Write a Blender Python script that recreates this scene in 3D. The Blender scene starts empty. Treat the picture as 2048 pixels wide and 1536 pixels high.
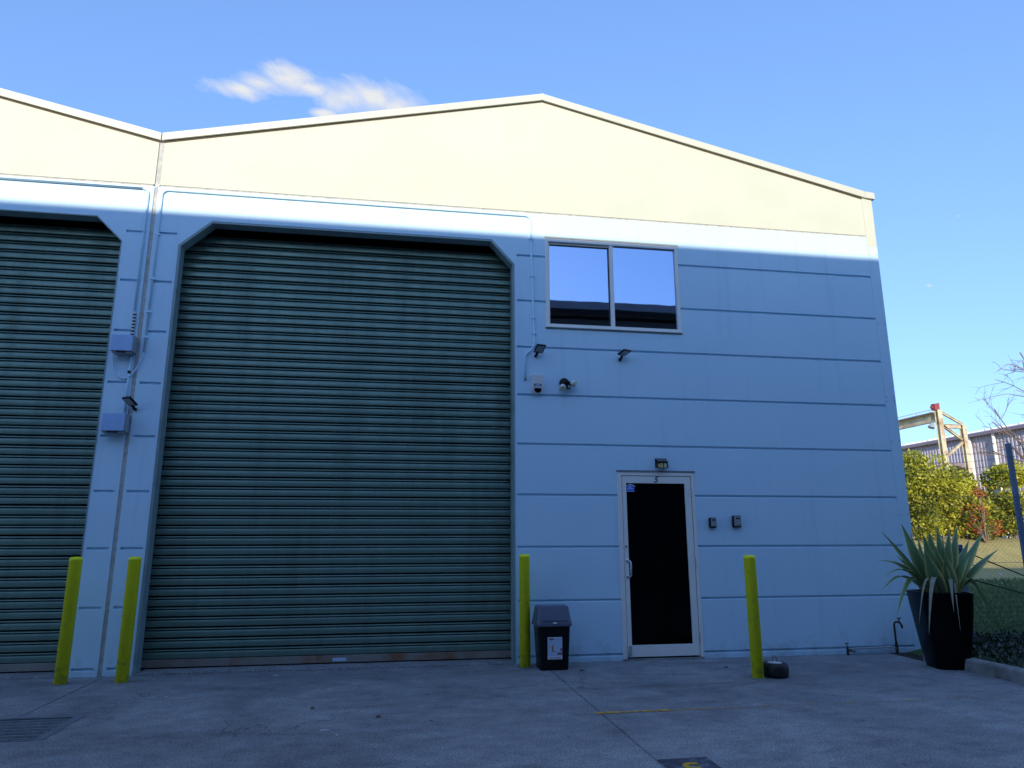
import bpy, math, random
from mathutils import Vector, Matrix

random.seed(11)
SC = bpy.context.scene
COL = SC.collection
R = math.radians

# ------------------------------------------------------------------ camera
FPX, YAW, PIT, ROL = 1399.64, 0.16068, 0.21729, -0.00189
CAM = Vector((-6.4689, -8.1813, 1.3708))
cy, sy, cp, sp = math.cos(YAW), math.sin(YAW), math.cos(PIT), math.sin(PIT)
fw = Vector((sy*cp, cy*cp, sp)); rt = Vector((cy, -sy, 0)); up = rt.cross(fw)
rt2 = math.cos(ROL)*rt + math.sin(ROL)*up
up2 = -math.sin(ROL)*rt + math.cos(ROL)*up
cd = bpy.data.cameras.new("camera"); cam = bpy.data.objects.new("camera", cd); COL.objects.link(cam)
cd.sensor_width = 36.0; cd.sensor_fit = 'HORIZONTAL'; cd.lens = FPX/2048*36.0
cd.clip_start = 0.05; cd.clip_end = 4000
m3 = Matrix((rt2, up2, -fw)).transposed()
cam.matrix_world = Matrix.Translation(CAM) @ m3.to_4x4()
SC.camera = cam

def ray(u, v):
    return (rt2*((u-1024)/FPX) - up2*((v-768)/FPX) + fw)
def atY(u, v, Y=0.0):
    d = ray(u, v); return CAM + d*((Y-CAM.y)/d.y)
def atZ(u, v, Z=0.0):
    d = ray(u, v); return CAM + d*((Z-CAM.z)/d.z)
def atX(u, v, X):
    d = ray(u, v); return CAM + d*((X-CAM.x)/d.x)

# ------------------------------------------------------------------ light
PHI = R(-15.0)                     # sun azimuth off the -Y axis (negative: towards -X)
EL = math.atan(0.2765*math.cos(PHI))
to_sun = Vector((math.sin(PHI)*math.cos(EL), -math.cos(PHI)*math.cos(EL), math.sin(EL)))
sd = bpy.data.lights.new("sun", 'SUN'); sun = bpy.data.objects.new("sun", sd); COL.objects.link(sun)
sd.energy = 2.35; sd.angle = R(0.53); sd.color = (1.0, 0.92, 0.76)
sun.rotation_euler = to_sun.to_track_quat('Z', 'Y').to_euler()
sun.location = (0, -30, 40)

wd = bpy.data.worlds.new("World"); SC.world = wd; wd.use_nodes = True
wn, wl = wd.node_tree.nodes, wd.node_tree.links
wn.clear()
w_out = wn.new('ShaderNodeOutputWorld'); w_bg = wn.new('ShaderNodeBackground')
sky = wn.new('ShaderNodeTexSky'); sky.sky_type = 'NISHITA'; sky.sun_disc = False
sky.sun_elevation = EL
sky.sun_rotation = math.atan2(to_sun.x, to_sun.y)
sky.altitude = 0; sky.air_density = 1.0; sky.dust_density = 0.6; sky.ozone_density = 1.6
w_bg.inputs['Strength'].default_value = 0.15
def wmath(op, a, b=None, c=None, clamp=False):
    n = wn.new('ShaderNodeMath'); n.operation = op; n.use_clamp = clamp
    for i, x in enumerate((a, b, c)):
        if x is None: continue
        if isinstance(x, (int, float)): n.inputs[i].default_value = x
        else: wl.new(x, n.inputs[i])
    return n.outputs[0]
def wdot(vec_out, v):
    n = wn.new('ShaderNodeVectorMath'); n.operation = 'DOT_PRODUCT'
    wl.new(vec_out, n.inputs[0]); n.inputs[1].default_value = v; return n.outputs['Value']
tc = wn.new('ShaderNodeTexCoord')
c_dir = Vector((-0.135, 0.989, 0.676)).normalized()
c_rt = c_dir.cross(Vector((0, 0, 1))).normalized(); c_up = c_rt.cross(c_dir)
ca = wdot(tc.outputs['Generated'], c_rt); cb = wdot(tc.outputs['Generated'], c_up)
cc = wdot(tc.outputs['Generated'], c_dir)
ca = wmath('DIVIDE', ca, cc); cb = wmath('DIVIDE', cb, cc)
comb = wn.new('ShaderNodeCombineXYZ'); wl.new(ca, comb.inputs[0]); wl.new(wmath('MULTIPLY_ADD', ca, 0.55, wmath('MULTIPLY', cb, 1.9)), comb.inputs[1])
nz = wn.new('ShaderNodeTexNoise'); nz.inputs['Scale'].default_value = 17; nz.inputs['Detail'].default_value = 7
nz.inputs['Roughness'].default_value = 0.6; nz.inputs['Distortion'].default_value = 0.5
wl.new(comb.outputs[0], nz.inputs['Vector'])
def blob(x, y, rx, ry):
    dx = wmath('DIVIDE', wmath('SUBTRACT', ca, x), rx); dy = wmath('DIVIDE', wmath('SUBTRACT', cb, y), ry)
    return wmath('SUBTRACT', 1.0, wmath('SQRT', wmath('ADD', wmath('MULTIPLY', dx, dx), wmath('MULTIPLY', dy, dy))))
def ab(u, v):
    d = ray(u, v); return d.dot(c_rt)/d.dot(c_dir), d.dot(c_up)/d.dot(c_dir)
field = None
for (u, v, pu, pv) in ((478, 178, 62, 20), (520, 165, 60, 24), (575, 158, 80, 30), (625, 176, 55, 20), (690, 195, 70, 34), (745, 195, 90, 42), (795, 212, 62, 30), (648, 228, 34, 12)):
    a0, b0 = ab(u, v); f = blob(a0, b0, pu/1450, pv/1450)
    field = f if field is None else wmath('MAXIMUM', field, f)
for (u, v, pu, pv) in ((1858, 571, 26, 11), (1917, 432, 14, 7)):
    a0, b0 = ab(u, v); field = wmath('MAXIMUM', field, wmath('SUBTRACT', blob(a0, b0, pu/1300, pv/1300), 0.55))
mask = wmath('ADD', field, wmath('MULTIPLY', wmath('SUBTRACT', nz.outputs['Fac'], 0.5), 1.7))
mask = wmath('SMOOTH_MAX', mask, 0.0, 0.05)
mask = wmath('MULTIPLY', mask, 1.15, clamp=True)
front = wmath('GREATER_THAN', cc, 0.0)
near = wmath('GREATER_THAN', field, -0.9)
mask = wmath('MULTIPLY', wmath('MULTIPLY', mask, front), near, clamp=True)
# small far wisps near the right horizon
mix = wn.new('ShaderNodeMix'); mix.data_type = 'RGBA'
wl.new(mask, mix.inputs[0])
tint = wn.new('ShaderNodeMix'); tint.data_type = 'RGBA'; tint.blend_type = 'MULTIPLY'; tint.inputs[0].default_value = 1.0
SKY_TINT = (0.78, 1.12, 1.76)
gam = wn.new('ShaderNodeGamma'); gam.inputs[1].default_value = 0.62
wl.new(sky.outputs[0], gam.inputs[0]); wl.new(gam.outputs[0], tint.inputs[6]); tint.inputs[7].default_value = (*SKY_TINT, 1)
wl.new(tint.outputs[2], mix.inputs[6]); mix.inputs[7].default_value = (2.65, 2.72, 2.85, 1)
wl.new(mix.outputs[2], w_bg.inputs['Color']); wl.new(w_bg.outputs[0], w_out.inputs['Surface'])

vs = SC.view_settings
vs.view_transform = 'Standard'; vs.look = 'None'; vs.gamma = 1.0; vs.use_curve_mapping = False
vs.exposure = 1.03
SC.render.engine = 'CYCLES'

# ------------------------------------------------------------------ materials
MATS = {}
def nodes(name):
    m = bpy.data.materials.new(name); m.use_nodes = True
    n, l = m.node_tree.nodes, m.node_tree.links
    b = n['Principled BSDF']; MATS[name] = m
    return m, n, l, b
def ramp(n, l, src, stops):
    r = n.new('ShaderNodeValToRGB'); l.new(src, r.inputs[0])
    e = r.color_ramp.elements
    while len(e) < len(stops): e.new(0.5)
    for el, (p, c) in zip(e, stops):
        el.position = p; el.color = (*c, 1) if len(c) == 3 else c
    return r.outputs[0]
def noise(n, l, scale, detail=4, rough=0.55, vec=None, stretch=None, dist=0.0):
    t = n.new('ShaderNodeTexNoise'); t.inputs['Scale'].default_value = scale
    t.inputs['Detail'].default_value = detail; t.inputs['Roughness'].default_value = rough
    t.inputs['Distortion'].default_value = dist
    if vec is None:
        g = n.new('ShaderNodeNewGeometry'); vec = g.outputs['Position']
    if stretch:
        mp = n.new('ShaderNodeMapping'); mp.inputs['Scale'].default_value = stretch
        l.new(vec, mp.inputs[0]); vec = mp.outputs[0]
    l.new(vec, t.inputs['Vector'])
    return t.outputs['Fac']
def mixc(n, l, fac, a, b, mode='MIX'):
    x = n.new('ShaderNodeMix'); x.data_type = 'RGBA'; x.blend_type = mode
    for i, v in ((0, fac), (6, a), (7, b)):
        if isinstance(v, (int, float)): x.inputs[i].default_value = v
        elif isinstance(v, tuple): x.inputs[i].default_value = (*v, 1)
        else: l.new(v, x.inputs[i])
    return x.outputs[2]
def bump(n, l, b, h, strength, dist=0.01):
    bp = n.new('ShaderNodeBump'); bp.inputs['Strength'].default_value = strength
    bp.inputs['Distance'].default_value = dist
    l.new(h, bp.inputs['Height']); l.new(bp.outputs[0], b.inputs['Normal'])

def paint(name, c, rough=0.5, var=0.08, vscale=3.0, bmp=0.0, bscale=60, metal=0.0, spec=0.5, dirt=None, dscale=1.2, dpos=(0.55, 0.75)):
    m, n, l, b = nodes(name)
    f = noise(n, l, vscale, 5)
    lo = tuple(x*(1-var) for x in c); hi = tuple(min(1, x*(1+var)) for x in c)
    out = ramp(n, l, f, ((0.3, lo), (0.7, hi)))
    if dirt:
        d = noise(n, l, dscale, 8, 0.65)
        k = ramp(n, l, d, ((dpos[0], (0, 0, 0)), (dpos[1], (1, 1, 1))))
        out = mixc(n, l, k, out, dirt)
    l.new(out, b.inputs['Base Color'])
    b.inputs['Roughness'].default_value = rough; b.inputs['Metallic'].default_value = metal
    b.inputs['Specular IOR Level'].default_value = spec
    if bmp: bump(n, l, b, noise(n, l, bscale, 3), bmp)
    return m

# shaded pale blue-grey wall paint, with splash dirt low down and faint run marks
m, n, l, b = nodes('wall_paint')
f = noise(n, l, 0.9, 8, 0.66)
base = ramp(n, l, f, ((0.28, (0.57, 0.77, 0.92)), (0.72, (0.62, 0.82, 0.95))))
runs = noise(n, l, 1.0, 5, 0.6, stretch=(7.0, 1.0, 0.35))
base = mixc(n, l, ramp(n, l, runs, ((0.56, (0, 0, 0)), (0.80, (0.45, 0.45, 0.45)))), base, (0.44, 0.62, 0.76))
g = n.new('ShaderNodeNewGeometry'); sx = n.new('ShaderNodeSeparateXYZ'); l.new(g.outputs['Position'], sx.inputs[0])
mr = n.new('ShaderNodeMapRange'); l.new(sx.outputs[2], mr.inputs[0])
mr.inputs[1].default_value = 0.0; mr.inputs[2].default_value = 0.45; mr.inputs[3].default_value = 0.32; mr.inputs[4].default_value = 0.0
spl = n.new('ShaderNodeMath'); spl.operation = 'ADD'; l.new(mr.outputs[0], spl.inputs[0]); l.new(noise(n, l, 5, 8, 0.7), spl.inputs[1])
base = mixc(n, l, ramp(n, l, spl.outputs[0], ((0.70, (0, 0, 0)), (1.05, (0.6, 0.6, 0.6)))), base, (0.33, 0.36, 0.40))
l.new(base, b.inputs['Base Color']); b.inputs['Roughness'].default_value = 0.55; b.inputs['Specular IOR Level'].default_value = 0.3
bump(n, l, b, noise(n, l, 45, 4, 0.6), 0.18, 0.006)

paint('cream_paint', (0.605, 0.605, 0.475), 0.6, 0.04, 1.2, 0.12, 40, dirt=(0.575, 0.57, 0.435), dscale=1.6, dpos=(0.5, 0.85))
paint('cream_metal', (0.60, 0.59, 0.47), 0.4, 0.03, 2.0)
paint('sealant', (0.52, 0.50, 0.47), 0.9, 0.25, 18, 0.6, 50, dirt=(0.33, 0.31, 0.29), dscale=9)
paint('barge_shade', (0.10, 0.075, 0.05), 0.9, 0.2, 9)  # dark brown for the painted shadow line under the barge cappings
paint('steel_frame', (0.25, 0.34, 0.35), 0.45, 0.08, 4, dirt=(0.15, 0.19, 0.19), dscale=3)
m, n, l, b = nodes('shutter_paint')
f = noise(n, l, 2.2, 6)
base = ramp(n, l, f, ((0.3, (0.135, 0.215, 0.175)), (0.7, (0.16, 0.25, 0.205))))
stk = noise(n, l, 1.0, 7, 0.7, stretch=(5.0, 1.0, 0.5))
base = mixc(n, l, ramp(n, l, stk, ((0.48, (0, 0, 0)), (0.75, (0.8, 0.8, 0.8)))), base, (0.095, 0.14, 0.115))
scf = noise(n, l, 1.0, 6, 0.75, stretch=(3.0, 1.0, 28.0))
base = mixc(n, l, ramp(n, l, scf, ((0.74, (0, 0, 0)), (0.78, (0.6, 0.6, 0.6)))), base, (0.42, 0.44, 0.43))
l.new(base, b.inputs['Base Color']); b.inputs['Metallic'].default_value = 0.35
l.new(ramp(n, l, stk, ((0.3, (0.30, 0.30, 0.30)), (0.7, (0.5, 0.5, 0.5)))), b.inputs['Roughness'])
bump(n, l, b, noise(n, l, 2.6, 3, 0.5), 0.25, 0.03)
paint('shutter_rail', (0.26, 0.23, 0.20), 0.6, 0.15, 3, dirt=(0.24, 0.10, 0.045), dscale=2.5, dpos=(0.5, 0.65))
paint('alu_frame', (0.88, 0.84, 0.79), 0.38, 0.04, 3, spec=0.5)
paint('alu_bright', (0.62, 0.64, 0.66), 0.3, 0.05, 6, metal=0.8)
paint('grey_flash', (0.22, 0.23, 0.26), 0.5, 0.1, 6)
paint('dark_gap', (0.012, 0.012, 0.013), 0.8, 0.1, 6)
paint('rubber', (0.011, 0.011, 0.012), 0.5, 0.2, 20, 0.3, 80)
paint('black_plastic', (0.005, 0.005, 0.006), 0.4, 0.2, 9, 0.15, 120, spec=0.25)
paint('black_gloss', (0.004, 0.004, 0.005), 0.14, 0.2, 5, 0.12, 7, spec=0.10)
paint('bin_lid', (0.105, 0.115, 0.165), 0.45, 0.08, 8)
paint('white_plastic', (0.66, 0.67, 0.64), 0.4, 0.03, 8)
paint('ivory_plastic', (0.62, 0.58, 0.42), 0.4, 0.05, 8)
paint('box_plastic', (0.36, 0.53, 0.82), 0.4, 0.05, 8)
paint('grey_plastic', (0.30, 0.32, 0.34), 0.4, 0.05, 8)
paint('conduit_paint', (0.58, 0.80, 0.93), 0.5, 0.05, 6)
paint('lamp_glass', (0.46, 0.40, 0.20), 0.25, 0.1, 30)
paint('led_lens', (0.32, 0.34, 0.36), 0.3, 0.1, 40)
paint('navy_print', (0.02, 0.035, 0.20), 0.5, 0.05)
paint('blue_print', (0.035, 0.19, 0.80), 0.45, 0.05)
paint('white_print', (0.78, 0.80, 0.82), 0.5, 0.02)
paint('red_print', (0.50, 0.02, 0.03), 0.5, 0.05)
paint('orange_print', (0.55, 0.20, 0.08), 0.5, 0.05)
paint('pale_print', (0.50, 0.60, 0.78), 0.5, 0.04)
paint('purple_print', (0.12, 0.05, 0.30), 0.5, 0.05)
paint('galv', (0.42, 0.44, 0.46), 0.5, 0.15, 14, metal=0.35)
paint('grate_steel', (0.20, 0.22, 0.25), 0.5, 0.2, 14, metal=0.4, dirt=(0.10, 0.08, 0.07), dscale=9)
paint('post_paint', (0.085, 0.12, 0.23), 0.55, 0.15, 10)
paint('fence_paint', (0.15, 0.19, 0.28), 0.55, 0.15, 10)
paint('wire', (0.15, 0.14, 0.14), 0.6, 0.2, 10, metal=0.3)
paint('black_rope', (0.012, 0.012, 0.012), 0.7, 0.2, 30)
paint('brass_dark', (0.06, 0.045, 0.035), 0.5, 0.3, 20, metal=0.5)
paint('kerb_concrete', (0.27, 0.26, 0.25), 0.9, 0.2, 7, 0.6, 40, dirt=(0.10, 0.095, 0.09), dscale=4, dpos=(0.45, 0.7))
paint('soil', (0.045, 0.035, 0.028), 0.95, 0.3, 9, 0.8, 20)
paint('bark', (0.20, 0.135, 0.105), 0.9, 0.25, 6, 0.4, 30)
paint('bark_green', (0.16, 0.12, 0.07), 0.9, 0.25, 6)
paint('gantry_paint', (0.58, 0.51, 0.34), 0.5, 0.08, 2, dirt=(0.34, 0.20, 0.11), dscale=1.1, dpos=(0.46, 0.66))
paint('red_oxide', (0.28, 0.05, 0.05), 0.6, 0.1, 3)
paint('shed_wall', (0.40, 0.36, 0.43), 0.5, 0.05, 0.4)
paint('shed_roof', (0.56, 0.60, 0.68), 0.4, 0.06, 0.3, metal=0.0)
paint('shed_trim', (0.24, 0.18, 0.22), 0.5, 0.06, 1)
paint('opposite_wall', (0.03, 0.03, 0.035), 0.7, 0.1, 0.8)
paint('opposite_gutter', (0.11, 0.11, 0.13), 0.5, 0.1, 2)
paint('leaf_litter', (0.16, 0.075, 0.04), 0.8, 0.3, 30)
paint('inside', (0.03, 0.03, 0.03), 0.9, 0.1, 1)

# yellow bollard paint with chips
m, n, l, b = nodes('bollard_paint')
f = noise(n, l, 6, 5)
base = ramp(n, l, f, ((0.3, (0.93, 0.90, 0.008)), (0.7, (0.96, 0.93, 0.012))))
chips = noise(n, l, 26, 5, 0.7)
base = mixc(n, l, ramp(n, l, chips, ((0.655, (0, 0, 0)), (0.675, (1, 1, 1)))), base, (0.13, 0.11, 0.09))
grime = noise(n, l, 9, 8, 0.7, stretch=(1, 1, 0.5))
base = mixc(n, l, ramp(n, l, grime, ((0.55, (0, 0, 0)), (0.8, (0.7, 0.7, 0.7)))), base, (0.62, 0.58, 0.03))
g = n.new('ShaderNodeNewGeometry'); sx = n.new('ShaderNodeSeparateXYZ'); l.new(g.outputs['Position'], sx.inputs[0])
mr = n.new('ShaderNodeMapRange'); l.new(sx.outputs[2], mr.inputs[0]); mr.inputs[1].default_value = 0.0; mr.inputs[2].default_value = 0.5; mr.inputs[3].default_value = 0.30; mr.inputs[4].default_value = 0.0
bs = n.new('ShaderNodeMath'); l.new(mr.outputs[0], bs.inputs[0]); l.new(noise(n, l, 14, 6, 0.7), bs.inputs[1])
base = mixc(n, l, ramp(n, l, bs.outputs[0], ((0.72, (0, 0, 0)), (0.92, (0.6, 0.6, 0.6)))), base, (0.28, 0.24, 0.08))
l.new(base, b.inputs['Base Color']); b.inputs['Roughness'].default_value = 0.45
bump(n, l, b, noise(n, l, 30, 3), 0.15, 0.004)

# mirror-tinted window glass; black door glass
m, n, l, b = nodes('tinted_glass')
b.inputs['Base Color'].default_value = (0.36, 0.46, 0.64, 1); b.inputs['Metallic'].default_value = 1.0
b.inputs['Roughness'].default_value = 0.015
bump(n, l, b, noise(n, l, 1.6, 2), 0.05, 0.012)
m, n, l, b = nodes('door_glass')
b.inputs['Base Color'].default_value = (0.003, 0.003, 0.004, 1); b.inputs['Roughness'].default_value = 0.03
b.inputs['Specular IOR Level'].default_value = 0.06

# concrete slabs: mottled, streaked, spotted
m, n, l, b = nodes('concrete')
f1 = noise(n, l, 0.7, 8, 0.68, dist=0.6)
base = ramp(n, l, f1, ((0.28, (0.19, 0.185, 0.195)), (0.5, (0.285, 0.28, 0.29)), (0.72, (0.39, 0.385, 0.39))))
st = noise(n, l, 1.0, 7, 0.7, stretch=(0.8, 1.7, 1), dist=1.2)
base = mixc(n, l, ramp(n, l, st, ((0.54, (0, 0, 0)), (0.74, (0.7, 0.7, 0.7)))), base, (0.13, 0.125, 0.135))
md = noise(n, l, 4.5, 8, 0.75, stretch=(0.9, 1.2, 1))
base = mixc(n, l, ramp(n, l, md, ((0.36, (0, 0, 0)), (0.66, (1, 1, 1)))), mixc(n, l, 1.0, base, (0.78, 0.77, 0.78), 'MULTIPLY'), mixc(n, l, 1.0, base, (1.18, 1.18, 1.17), 'MULTIPLY'))
vo = n.new('ShaderNodeTexVoronoi'); vo.feature = 'DISTANCE_TO_EDGE'; vo.inputs['Scale'].default_value = 0.42; vo.inputs['Randomness'].default_value = 1.0
gg = n.new('ShaderNodeNewGeometry'); vd = n.new('ShaderNodeVectorMath'); vd.operation = 'ADD'; ns = n.new('ShaderNodeTexNoise'); ns.inputs['Scale'].default_value = 2.2; ns.inputs['Detail'].default_value = 8
l.new(gg.outputs['Position'], ns.inputs['Vector']); l.new(gg.outputs['Position'], vd.inputs[0]); l.new(ns.outputs['Color'], vd.inputs[1]); l.new(vd.outputs[0], vo.inputs['Vector'])
crm = n.new('ShaderNodeMath'); crm.operation = 'MULTIPLY'; l.new(ramp(n, l, vo.outputs['Distance'], ((0.0, (1, 1, 1)), (0.004, (0, 0, 0)))), crm.inputs[0]); l.new(ramp(n, l, noise(n, l, 0.5, 3), ((0.50, (0, 0, 0)), (0.58, (1, 1, 1)))), crm.inputs[1])
base = mixc(n, l, crm.outputs[0], base, (0.11, 0.105, 0.105))
sp1 = noise(n, l, 11, 4, 0.6)
base = mixc(n, l, ramp(n, l, sp1, ((0.67, (0, 0, 0)), (0.72, (0.85, 0.85, 0.85)))), base, (0.055, 0.05, 0.052))
gr = noise(n, l, 75, 4, 0.75)
base = mixc(n, l, ramp(n, l, gr, ((0.38, (0, 0, 0)), (0.62, (1, 1, 1)))), mixc(n, l, 1.0, base, (0.50, 0.50, 0.50), 'MULTIPLY'), mixc(n, l, 1.0, base, (1.42, 1.40, 1.38), 'MULTIPLY'))
wh = noise(n, l, 19, 3, 0.5)
base = mixc(n, l, ramp(n, l, wh, ((0.755, (0, 0, 0)), (0.775, (0.8, 0.8, 0.8)))), base, (0.5, 0.5, 0.52))
l.new(base, b.inputs['Base Color']); b.inputs['Roughness'].default_value = 0.82; b.inputs['Specular IOR Level'].default_value = 0.3
bump(n, l, b, noise(n, l, 70, 6, 0.7), 0.55, 0.006)

# worn floor paint: wear shows the slab through holes
def worn(name, c, lo, hi, scale, stretch=None, fade=None):
    m, n, l, b = nodes(name)
    b.inputs['Base Color'].default_value = (*c, 1); b.inputs['Roughness'].default_value = 0.7
    f = noise(n, l, scale, 6, 0.7, stretch=stretch)
    if fade:
        gq = n.new('ShaderNodeNewGeometry'); sq_ = n.new('ShaderNodeSeparateXYZ'); l.new(gq.outputs['Position'], sq_.inputs[0])
        mq = n.new('ShaderNodeMapRange'); l.new(sq_.outputs[0], mq.inputs[0]); mq.inputs[1].default_value = fade[0]; mq.inputs[2].default_value = fade[1]; mq.inputs[3].default_value = 0.14; mq.inputs[4].default_value = -0.05
        aq = n.new('ShaderNodeMath'); l.new(mq.outputs[0], aq.inputs[0]); l.new(f, aq.inputs[1]); f = aq.outputs[0]
    l.new(ramp(n, l, f, ((lo, (0, 0, 0)), (hi, (1, 1, 1)))), b.inputs['Alpha'])
    return m
worn('orange_line_paint', (0.62, 0.32, 0.06), 0.45, 0.66, 9, fade=(-4.6, -3.4))
worn('white_scuff', (0.62, 0.64, 0.68), 0.45, 0.55, 14)
paint('pit_cover', (0.055, 0.052, 0.075), 0.6, 0.35, 12, 0.3, 60, dirt=(0.20, 0.22, 0.28), dscale=5, dpos=(0.5, 0.62))
worn('yellow_number', (0.62, 0.36, 0.02), 0.28, 0.4, 12)

# terrain: green lawn near, dry straw beyond, by position
m, n, l, b = nodes('lawn')
g = n.new('ShaderNodeNewGeometry'); sx = n.new('ShaderNodeSeparateXYZ'); l.new(g.outputs['Position'], sx.inputs[0])
ad = n.new('ShaderNodeMath'); ad.operation = 'MULTIPLY_ADD'; l.new(noise(n, l, 0.5, 6, 0.7), ad.inputs[0]); ad.inputs[1].default_value = 4.0; l.new(sx.outputs[1], ad.inputs[2])
k = n.new('ShaderNodeMapRange'); l.new(ad.outputs[0], k.inputs[0]); k.inputs[1].default_value = 8.8; k.inputs[2].default_value = 11.2
gc = ramp(n, l, noise(n, l, 3, 8, 0.75), ((0.3, (0.04, 0.075, 0.02)), (0.7, (0.11, 0.17, 0.045))))
dc = ramp(n, l, noise(n, l, 1.6, 8, 0.75), ((0.3, (0.32, 0.255, 0.085)), (0.7, (0.48, 0.39, 0.145))))
l.new(mixc(n, l, k.outputs[0], gc, dc), b.inputs['Base Color']); b.inputs['Roughness'].default_value = 0.95
bump(n, l, b, noise(n, l, 12, 6, 0.8), 0.8, 0.05)

def leafmat(name, stops, trans=0.25, attr=None):
    m, n, l, b = nodes(name)
    if attr:
        a = n.new('ShaderNodeAttribute'); a.attribute_name = attr; src = a.outputs['Fac']
    else:
        a = n.new('ShaderNodeAttribute'); a.attribute_name = 'tone'; src = a.outputs['Fac']
    c = ramp(n, l, src, stops)
    l.new(c, b.inputs['Base Color']); b.inputs['Roughness'].default_value = 0.5
    tr = n.new('ShaderNodeBsdfTranslucent'); l.new(c, tr.inputs['Color'])
    mx = n.new('ShaderNodeMixShader'); mx.inputs[0].default_value = trans
    l.new(b.outputs[0], mx.inputs[1]); l.new(tr.outputs[0], mx.inputs[2])
    l.new(mx.outputs[0], n['Material Output'].inputs['Surface'])
    return m
leafmat('bush_leaf', ((0.0, (0.09, 0.11, 0.014)), (0.4, (0.30, 0.31, 0.025)), (0.8, (0.55, 0.52, 0.04)), (1.0, (0.66, 0.56, 0.09))), 0.3)
leafmat('red_leaf', ((0.0, (0.30, 0.03, 0.015)), (1.0, (0.60, 0.13, 0.03))), 0.3)
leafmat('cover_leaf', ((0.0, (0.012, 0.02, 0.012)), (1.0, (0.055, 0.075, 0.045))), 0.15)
leafmat('grass_blade', ((0.0, (0.05, 0.09, 0.025)), (0.8, (0.13, 0.20, 0.05)), (1.0, (0.24, 0.23, 0.08))), 0.2)
# variegated leaf: green keel, straw margins, across-leaf coordinate stored as an attribute
m = leafmat('agave_leaf', ((0.0, (0.15, 0.245, 0.11)), (0.55, (0.20, 0.30, 0.125)), (0.74, (0.32, 0.35, 0.15)), (0.86, (0.60, 0.56, 0.19)), (1.0, (0.56, 0.52, 0.18))), 0.12, attr='across')
m = paint('dry_leaf', (0.33, 0.31, 0.23), 0.8, 0.2, 12)

# ------------------------------------------------------------------ mesh helpers
class MB:
    def __init__(s): s.v = []; s.f = []; s.a = []
    def add(s, vs, fs):
        o = len(s.v); s.v += [tuple(x) for x in vs]; s.f += [tuple(i+o for i in f) for f in fs]; return s
    def box(s, x0, x1, y0, y1, z0, z1):
        vs = [(x, y, z) for z in (z0, z1) for y in (y0, y1) for x in (x0, x1)]
        return s.add(vs, [(0, 2, 3, 1), (4, 5, 7, 6), (0, 1, 5, 4), (2, 6, 7, 3), (0, 4, 6, 2), (1, 3, 7, 5)])
    def prism(s, poly, y0, y1):
        """poly of (x, z), counter-clockwise seen from -Y; extruded from y0 (front) to y1"""
        k = len(poly)
        vs = [(x, y0, z) for x, z in poly] + [(x, y1, z) for x, z in poly]
        fs = [tuple(range(k)), tuple(range(2*k-1, k-1, -1))]
        fs += [(i, i+k, (i+1) % k + k, (i+1) % k) for i in range(k)]
        return s.add(vs, fs)
    def hull(s, bot, top):
        k = len(bot); vs = list(bot)+list(top)
        return s.add(vs, [tuple(range(k-1, -1, -1)), tuple(range(k, 2*k))] + [(i, (i+1) % k, (i+1) % k+k, i+k) for i in range(k)])
    def tube(s, pts, r, n=8, r2=None):
        pts = [Vector(p) for p in pts]; N = len(pts); rings = []
        prev = None
        for i, p in enumerate(pts):
            t = (pts[min(i+1, N-1)] - pts[max(i-1, 0)]).normalized()
            if prev is None:
                a = Vector((0, 0, 1)) if abs(t.z) < 0.9 else Vector((1, 0, 0)); u = t.cross(a).normalized()
            else:
                u = (prev - t*prev.dot(t)).normalized()
            prev = u; w = t.cross(u)
            rad = r if r2 is None else r + (r2-r)*i/(N-1)
            rings.append([p + (u*math.cos(2*math.pi*k/n) + w*math.sin(2*math.pi*k/n))*rad for k in range(n)])
        vs = [v for rg in rings for v in rg]
        fs = [(i*n+k, i*n+(k+1) % n, (i+1)*n+(k+1) % n, (i+1)*n+k) for i in range(N-1) for k in range(n)]
        fs += [tuple(range(n-1, -1, -1)), tuple(range((N-1)*n, N*n))]
        return s.add(vs, fs)
    def lathe(s, prof, c=(0, 0, 0), n=24, axis='Z', M=None):
        vs = []
        for r, h in prof:
            for k in range(n):
                a = 2*math.pi*k/n; x, y = r*math.cos(a), r*math.sin(a)
                p = Vector((x, y, h))
                if M: p = M @ p
                vs.append(p+Vector(c))
        N = len(prof)
        fs = [(i*n+k, i*n+(k+1) % n, (i+1)*n+(k+1) % n, (i+1)*n+k) for i in range(N-1) for k in range(n)]
        fs += [tuple(range(n-1, -1, -1)), tuple(range((N-1)*n, N*n))]
        return s.add(vs, fs)
    def xf(s, M):
        s.v = [tuple(M @ Vector(v)) for v in s.v]; return s
    def mesh(s, name, base=Vector((0, 0, 0)), smooth=False):
        me = bpy.data.meshes.new(name)
        me.from_pydata([(x-base[0], y-base[1], z-base[2]) for x, y, z in s.v], [], s.f); me.update()
        if smooth:
            for p in me.polygons: p.use_smooth = True
        return me

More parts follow.
